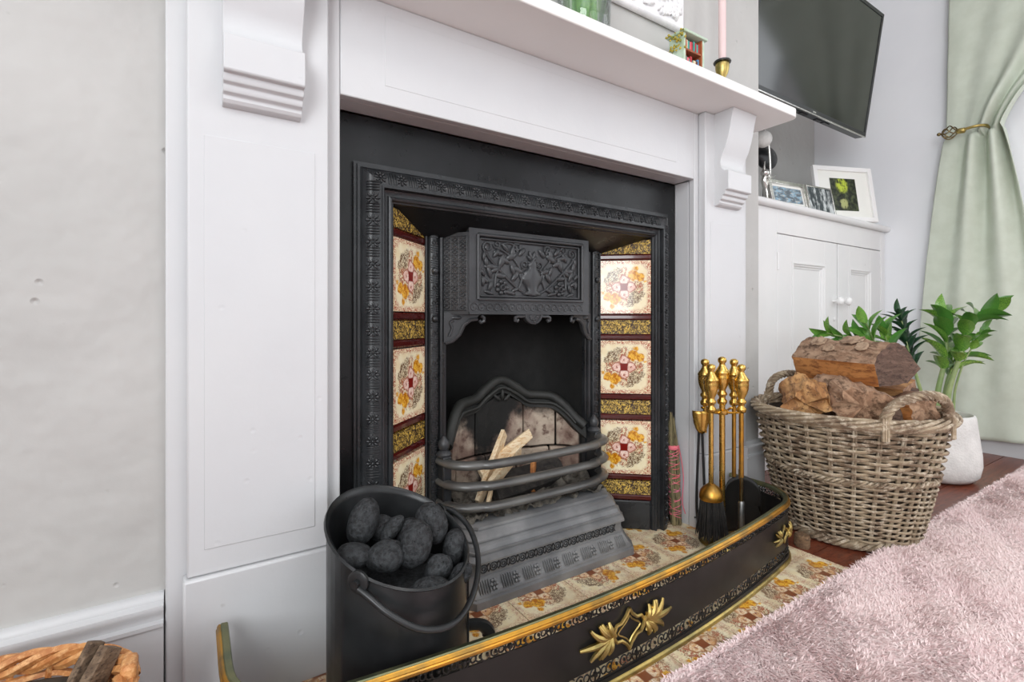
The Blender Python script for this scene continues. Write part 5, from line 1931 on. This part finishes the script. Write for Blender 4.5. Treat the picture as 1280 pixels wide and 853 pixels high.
# black disc and silver ornament seen past the breast corner
def ydisc(c, rx_, rz_, th, M=None):
    m = MB()
    ring = [Vector((rx_ * math.cos(2 * PI * k / 28), 0, rz_ * math.sin(2 * PI * k / 28))) for k in range(28)]
    m.loft([[Vector(c) + p * .93 for p in ring], [Vector(c) + p + Vector((0, th * .3, 0)) for p in ring], [Vector(c) + p + Vector((0, th * .8, 0)) for p in ring], [Vector(c) + p * .9 + Vector((0, th, 0)) for p in ring]])
    return m
BL = thing('black_ornament', (2.30, .43, 1.0765), 'black oval disc on a slim black upright behind the silver ornament', 'ornament')
m = MB(); m.lathe([(.05, 1.0765), (.05, 1.083), (.012, 1.09), (.006, 1.10), (.006, 1.34)], (2.30, .43, 0), 20); m.build('stem', 'tv_black', BL, 50)
m = MB(); m.ell((2.305, .42, 1.372), (.082, .03, .056), 20, 10); m.build('disc', 'tv_black', BL, 60)
SO = thing('silver_ornament', (2.06, .29, 1.0765), 'shiny silver curved ornament at the left end of the cabinet top', 'ornament')
m = MB()
m.tube(cr([(2.075, .29, 1.0765), (2.098, .29, 1.15), (2.108, .29, 1.25), (2.095, .29, 1.36), (2.06, .29, 1.42)], 6), .0045, 8)
m.lathe([(.05, 1.0765), (.05, 1.084), (.02, 1.088), (.0005, 1.089)], (2.05, .29, 0), 20)
m.build('hoop', 'silver', SO, 60)
m = MB()
m.tube(cr([(2.06, .29, 1.088), (2.075, .285, 1.12), (2.068, .285, 1.16), (2.05, .285, 1.195), (2.06, .28, 1.225)], 6), [.020 - .0005 * i for i in range(25)], 10)
m.tube(cr([(2.06, .28, 1.215), (2.085, .275, 1.208), (2.115, .27, 1.222)], 5), [.015, .0145, .013, .012, .011, .009, .0075, .006, .0045, .003, .001], 8)
m.ell((2.055, .282, 1.225), (.020, .018, .016), 12, 8)
m.tube([(2.045, .282, 1.235), (2.05, .28, 1.275)], [.007, .001], 6)
m.build('figure', 'silver', SO, 60)
m = MB(); m.ell((2.055, .29, 1.372), (.035, .035, .035), 18, 12); m.build('ball', 'pot', SO, 60)

# ------------------------------------------------ photo frames
def photo_frame(name, bl, du, lean, w_, h_, fw, th, mats, label, matw=0.0, pic=None, cat='photo frame'):
    """bl bottom-left corner; du direction along width; leaning back by lean"""
    bl, du = Vector(bl), Vector(du).normalized()
    back = Vector((-du.y, du.x, 0))
    up = (Vector((0, 0, 1)) * math.cos(lean) + back * math.sin(lean))
    nr = du.cross(up)                   # toward the viewer is -nr or +nr
    if nr.dot(back) > 0: nr = -nr
    T = thing(name, bl + du * w_ / 2, label, cat, 'photo frames on the cabinet')
    def bar(m, a0, a1, b0, b1, c0, c1):
        m.obox(bl + du * (a0 + a1) / 2 + up * (b0 + b1) / 2 + nr * (c0 + c1) / 2, du * (a1 - a0) / 2, up * (b1 - b0) / 2, nr * (c1 - c0) / 2)
    m = MB()
    bar(m, 0, fw, 0, h_, 0, th); bar(m, w_ - fw, w_, 0, h_, 0, th); bar(m, fw, w_ - fw, 0, fw, 0, th); bar(m, fw, w_ - fw, h_ - fw, h_, 0, th)
    m.build('moulding', mats[0], T, 40, .0015)
    m = MB(); bar(m, fw * .9, w_ - fw * .9, fw * .9, h_ - fw * .9, 0, th * .35); m.build('mount', mats[1], T, 40)
    p = pic or (fw + matw, w_ - fw - matw, fw + matw, h_ - fw - matw)
    o = MB()
    vv = [(-.5, 0, -.5), (.5, 0, -.5), (.5, 0, .5), (-.5, 0, .5)]
    o.box(-.5, .5, -.5, .5, -.5, .5)
    me_ = o.mesh('picture', mats[2], 0)
    ob = bpy.data.objects.new('picture', me_); C.objects.link(ob); ob.parent = T
    Mx = frame(du * (p[1] - p[0]), nr * .0015, up * (p[3] - p[2])).to_4x4()
    Mx.translation = bl + du * (p[0] + p[1]) / 2 + up * (p[2] + p[3]) / 2 + nr * (th * .35 + .0008) - ORIG[T.name]
    ob.matrix_local = Mx
    m = MB(); a_ = bl + du * w_ / 2 + up * h_ * .6; b_ = bl + du * w_ / 2 + back * (h_ * .32); b_.z = bl.z + .003
    m.obox((a_ + b_) / 2 + back * .002, du * w_ * .12, (a_ - b_) / 2, (a_ - b_).cross(du).normalized() * .0015); m.build('stand', mats[0], T, 40)
    return T


CT = 1.0762
photo_frame('photo_frame', (2.055, .255, CT), (.97, -.14, 0), .22, .235, .125, .016, .012, ('silver', 'mat_card', 'photo_blue'), 'silver framed blue snapshot, leftmost of the three photo frames', .012)
photo_frame('photo_frame', (2.325, .235, CT), (.985, -.14, 0), .20, .185, .135, .007, .010, ('silver', 'mat_card', 'photo_grey'), 'thin silver framed grey snapshot in front of the big white frame', .0)
photo_frame('photo_frame', (2.535, .300, CT), (.88, -.36, 0), .16, .335, .280, .022, .018, ('frame_white', 'mat_card', 'photo_garden'), 'large white photo frame with dark green garden picture near the corner', 0, (.095, .240, .055, .222))

# ================================================================== CURTAIN
CU = thing('curtain', (2.93, -.3, .06), 'sage green linen curtain gathered in a metal holdback by the right wall', 'curtain')
ZT = 1.44
def curt(u, v):
    """u across the cloth 0 left .. 1 right, v 0 hem .. 1 rod"""
    z = .042 + (2.50 - .042) * v
    topy = -.088 - 1.05 * u
    tie = -.070 - .195 * min(1, (u / .9)) ** .8
    boty = .062 - .50 * u
    sm_ = lambda a, b, q: (lambda k: k * k * (3 - 2 * k))(min(1, max(0, (q - a) / (b - a))))
    if z >= ZT:
        t_ = (z - ZT) / (2.5 - ZT)
        y = tie + (topy - tie) * (t_ ** (.92 + .25 * u))
        near = math.exp(-(t_ / .30) ** 2)
        w_ = sm_(.30, .60, u)
        x = 2.950 - (.004 + .020 * w_ * near) * math.sin(2 * PI * (4.2 * u + .1 * t_)) - .010 * w_ * math.sin(2 * PI * 2.1 * u + 1)
        x -= .040 * math.exp(-((t_ - .09) / .10) ** 2) * w_
    else:
        t_ = (ZT - z) / (ZT - .060)
        y = tie + (boty - tie) * t_ ** .72
        near = math.exp(-(t_ / .35) ** 2)
        x = 2.945 - (.006 + .030 * near * sm_(.12, .35, u)) * math.sin(2 * PI * (3.1 * u ** 1.1) + .9)
        x -= .030 * math.sin(PI * min(t_ * 1.15, 1)) * math.exp(-((u - .33) / .10) ** 2) + .020 * math.sin(PI * min(t_ * 1.1, 1)) * math.exp(-((u - .72) / .18) ** 2)
    x += .006 * nz((y * 6, z * 4, 1)) + .003 * nz((y * 18, z * 12, 7)) + .003 * nz((y * 5 + z * 9, z * 2, 3))
    hem = .040 * u * max(0, 1 - v / .3)
    return (min(x, 2.975), y, z + hem)
m = MB(); m.grid(curt, 130, 130)
o = m.build('cloth', 'curtain', CU, 80)
sm = o.modifiers.new('solid', 'SOLIDIFY'); sm.thickness = .003; sm.offset = -1
m = MB()
m.tube([curt(u, .003) for u in [i / 120 for i in range(121)]], .0028, 5)
m.build('hem', 'curtain', CU, 60)

HBK = thing('curtain_holdback', (XR, -.12, 1.44), 'antique bronze holdback with twisted cage finial clasping the curtain', 'curtain holdback')
m = MB()
fin0 = Vector((2.885, -.068, 1.450))
ax = Vector((0, -1, -.10)).normalized()
arm0 = fin0 + ax * .062
m.tube(cr([arm0, fin0 + ax * .12 + Vector((-.006, 0, .008)), fin0 + ax * .150 + Vector((.022, 0, .012)), Vector((2.965, -.215, 1.446)), Vector((2.998, -.216, 1.446))], 8), .0062, 8)
m.build('arm', 'brass_old', HBK, 60)
m = MB()
m.tube([arm0 - ax * .004, arm0 + ax * .003, arm0 + ax * .022, arm0 + ax * .026], [.010, .012, .012, .008], 12)
m.build('collar', 'brass_old', HBK, 50)
m = MB()
u1 = ax.orthogonal().normalized(); u2 = ax.cross(u1)
for k in range(6):
    pts = []
    for q in range(15):
        t_ = q / 14
        r_ = .026 * math.sin(PI * t_) ** .8 + .003
        a = 2 * PI * k / 6 + 2.2 * t_
        pts.append(fin0 + ax * (.004 + .058 * t_) + (u1 * math.cos(a) + u2 * math.sin(a)) * r_)
    m.tube(pts, .0026, 6)
m.ell(fin0 - ax * .006, (.008, .008, .008), 10, 6)
m.tube([fin0 - ax * .002, fin0 + ax * .006], .005, 8)
m.build('cage_finial', 'antique', HBK, 60)
m = MB(); m.lathe([(.025, 0), (.025, .004), (.010, .008)], (XR - .001, -.216, 1.446), 18, Matrix.Rotation(R(-90), 3, 'Y'))
m.build('rosette', 'brass_old', HBK, 50)

# curtain rod far above the picture
ROD = thing('curtain_rod', (2.93, -.9, 2.5), 'bronze curtain rod above the sage curtain', 'curtain rod')
m = MB(); m.tube([(2.945, .02, 2.515), (2.945, -2.4, 2.515)], .012, 12)
m.tube([(2.945, -.02, 2.515), (3.0, -.02, 2.515)], .008, 8); m.tube([(2.945, -2.36, 2.515), (3.0, -2.36, 2.515)], .008, 8)
m.build('rod', 'antique', ROD, 50)

# ================================================================== ON THE MANTEL SHELF
SZ = 1.2172
VS = thing('glass_vase', (.735, -.062, SZ), 'clear glass vase of green stems on the mantel shelf', 'vase')
m = MB()
m.lathe([(.0005, 0), (.052, 0), (.056, .004), (.058, .05), (.061, .13), (.064, .19), (.0615, .19), (.0585, .13), (.0555, .05), (.052, .010), (.0005, .009)], (.735, -.062, SZ), 36)
m.build('vase_glass', 'glass', VS, 50)
for k in range(11):
    a = random.uniform(0, 2 * PI); r0 = random.uniform(.005, .038); a2 = a + PI + random.uniform(-.8, .8)
    m = MB()
    b0 = Vector((.735 + r0 * math.cos(a), -.062 + r0 * math.sin(a), SZ + .012))
    b1 = Vector((.735 + .040 * math.cos(a2), -.062 + .040 * math.sin(a2), SZ + .19))
    b2 = b1 + (b1 - b0) * .6 + Vector((0, 0, .02))
    m.tube(cr([b0, b0.lerp(b1, .5) + Vector((random.uniform(-.006, .006), random.uniform(-.006, .006), 0)), b1, b2], 4), .0038, 7)
    m.build('flower_stem', 'leaf' if k % 2 else 'stem', VS, 60)
for k in range(7):
    a = 2 * PI * k / 7 + .3
    b0 = Vector((.735 + .02 * math.cos(a), -.062 + .02 * math.sin(a), SZ + .02))
    d = Vector((math.cos(a) * .18, math.sin(a) * .18, 1)).normalized()
    nr = d.orthogonal().normalized()
    piece('leaf', LM, VS, b0, frame(d, nr.cross(d), nr) @ Matrix.Diagonal(Vector((.16, .07, .05))))

MR = thing('wall_frame', (.95, .0, 1.40), 'white ornate carved frame hanging above the mantel shelf', 'wall frame')
fx0, fx1, fz0, fz1 = .30, 1.162, 1.408, 2.25
m = MB()
for o_, (y0_, y1_) in ((0, (.0, WY)), ):
    m.box(fx0, fx1, y0_, y1_, fz0, fz0 + .12); m.box(fx0, fx1, y0_, y1_, fz1 - .12, fz1)
    m.box(fx0, fx0 + .12, y0_, y1_, fz0 + .12, fz1 - .12); m.box(fx1 - .12, fx1, y0_, y1_, fz0 + .12, fz1 - .12)
m.build('frame_base', 'ornate', MR, 40, .008)
m = MB()
rr_ = random.Random(5)
for k in range(420):
    side = k % 4
    t_ = rr_.random()
    q = rr_.uniform(.028, .112)
    if side == 0: p = (fx0 + (fx1 - fx0) * t_, fz0 + q)
    elif side == 1: p = (fx1 - q, fz0 + (fz1 - fz0) * t_ * .5)
    elif side == 2: p = (fx0 + (fx1 - fx0) * (.6 + .38 * t_), fz0 + q)
    else: p = (fx0 + q, fz0 + (fz1 - fz0) * t_)
    p = (min(max(p[0], fx0 + .028), fx1 - .028), max(p[1], fz0 + .03))
    a = rr_.uniform(0, PI)
    m.ell((p[0], -.002, p[1]), (rr_.uniform(.010, .018), rr_.uniform(.006, .013), .0055), 7, 5, Matrix.Rotation(a, 3, 'Y'))
    if k % 3 == 0:
        m.tube([(p[0] + .010 * (1 - q_ / 14) * math.cos(q_ * .7 + a), -.006, p[1] + .010 * (1 - q_ / 14) * math.sin(q_ * .7 + a)) for q_ in range(12)], .0024, 5)
tag(m.build('carving', 'ornate', MR, 60, fix=False), kind='stuff')
m = MB(); m.box(fx0 + .115, fx1 - .115, .010, .016, fz0 + .115, fz1 - .115); m.build('picture', 'mat_card', MR, 40)

# miniature bookcase ornament
bx0, bx1, by0, by1 = 1.068, 1.152, -.070, -.022
BC = thing('miniature_bookcase', (1.11, -.046, SZ), 'tiny mint green bookcase ornament with books and mossy roof', 'ornament')
H_ = .128
m = MB()
m.box(bx0, bx0 + .007, by0, by1, SZ, SZ + H_); m.box(bx1 - .007, bx1, by0, by1, SZ, SZ + H_); m.box(bx0 + .007, bx1 - .007, by1 - .004, by1, SZ, SZ + H_)
m.box(bx0 + .007, bx1 - .007, by0, by1 - .004, SZ, SZ + .006)
m.build('carcass', 'mint', BC, 40, .001)
m = MB(); m.box(bx0 - .006, bx1 + .008, by0 - .006, by1 + .004, SZ + H_, SZ + H_ + .007); m.build('roof', 'mint', BC, 40, .002)
m = MB()
for z_ in (.042, .086):
    m.box(bx0 + .007, bx1 - .007, by0 + .002, by1 - .004, SZ + z_, SZ + z_ + .005)
m.box(bx1 - .011, bx1 - .007, by0 + .001, by1 - .004, SZ + .006, SZ + H_); m.box(bx0 + .007, bx0 + .010, by0 + .001, by1 - .004, SZ + .006, SZ + H_)
m.build('shelf', 'terracotta', BC, 40, .0006)
cols = ['red', 'teal', 'blue', 'cream', 'pink', 'brown', 'teal', 'red', 'blue']
rr_ = random.Random(11)
for z_ in (.006, .047, .091):
    x = bx0 + .012
    while x < bx1 - .018:
        wd = rr_.uniform(.005, .009)
        m = MB(); m.box(x, x + wd - .0006, by0 + rr_.uniform(.004, .008), by1 - .008, SZ + z_, SZ + z_ + rr_.uniform(.022, .030))
        m.build('book', 'bk_' + rr_.choice(cols), BC, 40, .0006)
        x += wd
m = MB()
for k in range(70):
    t_ = rr_.random()
    if k < 45:
        p = (bx0 - .008 + rr_.uniform(-.006, .012), rr_.uniform(by0 - .006, by1), SZ + H_ + .004 - (rr_.random() ** 2) * .05)
    else:
        p = (bx0 + (bx1 - bx0) * rr_.uniform(.1, 1), rr_.uniform(by0 - .004, by1), SZ + H_ + .009)
    m.ell(p, (rr_.uniform(.002, .004),) * 3, 6, 4)
tag(m.build('moss', 'moss', BC, 60, fix=False), kind='stuff')

# candle and holder
cxp, cyp = 1.228, -.072
CH = thing('candle_holder', (cxp, cyp, SZ), 'small antique brass candle holder cup on the mantel shelf', 'candle holder')
m = MB()
m.lathe([(.0005, 0), (.034, 0), (.036, .004), (.030, .008), (.012, .014), (.008, .022), (.010, .032), (.007, .042), (.010, .052), (.0145, .060), (.0175, .072), (.0185, .084), (.017, .090), (.0104, .090), (.0098, .078), (.0005, .078)], (cxp, cyp, SZ), 28)
m.build('cup', 'brass_old', CH, 50)
m = MB(); m.lathe([(.0104, .0905), (.0225, .0905), (.0232, .093), (.0215, .0955), (.0102, .0955)], (cxp, cyp, SZ), 28)
m.build('drip_ring', 'tv_black', CH, 50)
CN = thing('candle', (cxp, cyp, SZ + .0785), 'tall pale pink taper candle standing in the brass holder', 'candle')
m = MB(); m.lathe([(.0092, .0790), (.0098, .11), (.0100, .2), (.0096, .34), (.007, .355), (.002, .362)], (cxp, cyp, SZ), 20)
m.build('wax', 'candle', CN, 60)
m = MB(); m.tube([(cxp, cyp, SZ + .36), (cxp + .001, cyp, SZ + .372)], .0012, 5); m.build('wick', 'char', CN, 50)

# ================================================================== KINDLING BASKET, BOTTOM LEFT
LB = Vector((-.205, -.165, 0))
KB = thing('kindling_basket', LB, 'small orange wicker basket of kindling on the floor by the grey wall', 'basket')
def lbr(z): return .105 + .035 * z / .2
m = MB()
rn = 0; z = .02
while z < .168:
    pts = []
    for k in range(110):
        a = 2 * PI * k / 110
        r_ = lbr(z) + .004 * math.cos(11 * a + (PI if rn % 2 else 0))
        pts.append((LB.x + r_ * math.cos(a) * 1.0, LB.y + r_ * math.sin(a) * .72, z))
    m.tube(pts, .0045, 5, closed=True)
    z += .0088; rn += 1
tag(m.build('weave', 'wicker_orange', KB, 60, fix=False), kind='stuff')
m = MB()
for k in range(22):
    a = 2 * PI * k / 22
    m.tube([(LB.x + (lbr(z_)) * math.cos(a), LB.y + lbr(z_) * math.sin(a) * .72, z_) for z_ in (.006, .09, .182)], .0035, 5)
m.build('stakes', 'wicker_orange', KB, 60, fix=False)
m = MB()
def lrim(t_):
    a = 2 * PI * t_
    return Vector((LB.x + .139 * math.cos(a), LB.y + .101 * math.sin(a), .178)), Vector((math.cos(a), math.sin(a), 0)), Vector((0, 0, 1))
rope(m, lrim, 4, 7, .0085, .0055, 150)
m.build('rim_braid', 'wicker_orange', KB, 60, fix=False)
m = MB()
m.loft([[(LB.x + r_ * math.cos(2 * PI * k / 28), LB.y + r_ * .72 * math.sin(2 * PI * k / 28), z_) for k in range(28)] for r_, z_ in ((.098, .004), (.098, .018), (.125, .16), (.122, .16), (.094, .02))])
m.build('weave_shade_liner', 'wicker_shade', KB, 60)  # dark sheet again, painting shade behind the orange weave
m = MB()
m.obox((LB.x + .142, LB.y - .004, .182), Vector((.008, 0, 0)), Vector((0, .016, 0)), Vector((0, 0, .018)))
m.build('end_handle', 'wicker_orange', KB, 40, .005)
m = MB()
m.obox((LB.x - .138, LB.y + .004, .190), Vector((.009, 0, 0)), Vector((0, .02, 0)), Vector((0, 0, .018)))
m.build('end_handle', 'wicker_orange', KB, 40, .005)
KS = 'kindling in the small orange basket'
stick('kindling_piece', (-.175, -.185, .05), (-.098, -.130, .212), .010, .006, 'stick_dark', 'darkest thin kindling stick leaning out of the orange basket', seed=31, group=KS)
stick('kindling_piece', (-.165, -.210, .05), (-.083, -.140, .206), .013, .009, 'stick_dark', 'thick greyish kindling stick leaning right of the darkest one', seed=33, group=KS)
stick('kindling_piece', (-.17, -.215, .05), (-.095, -.195, .193), .016, .008, 'kindling', 'pale kindling block in front of the dark sticks', seed=36, group=KS)
stick('kindling_piece', (-.22, -.205, .05), (-.135, -.195, .192), .013, .007, 'kindling', 'pale low kindling stick left of the pale block', seed=38, group=KS)
stick('kindling_piece', (-.27, -.16, .05), (-.19, -.175, .180), .014, .008, 'split', 'brown kindling stick low at the left of the orange basket', seed=40, group=KS)
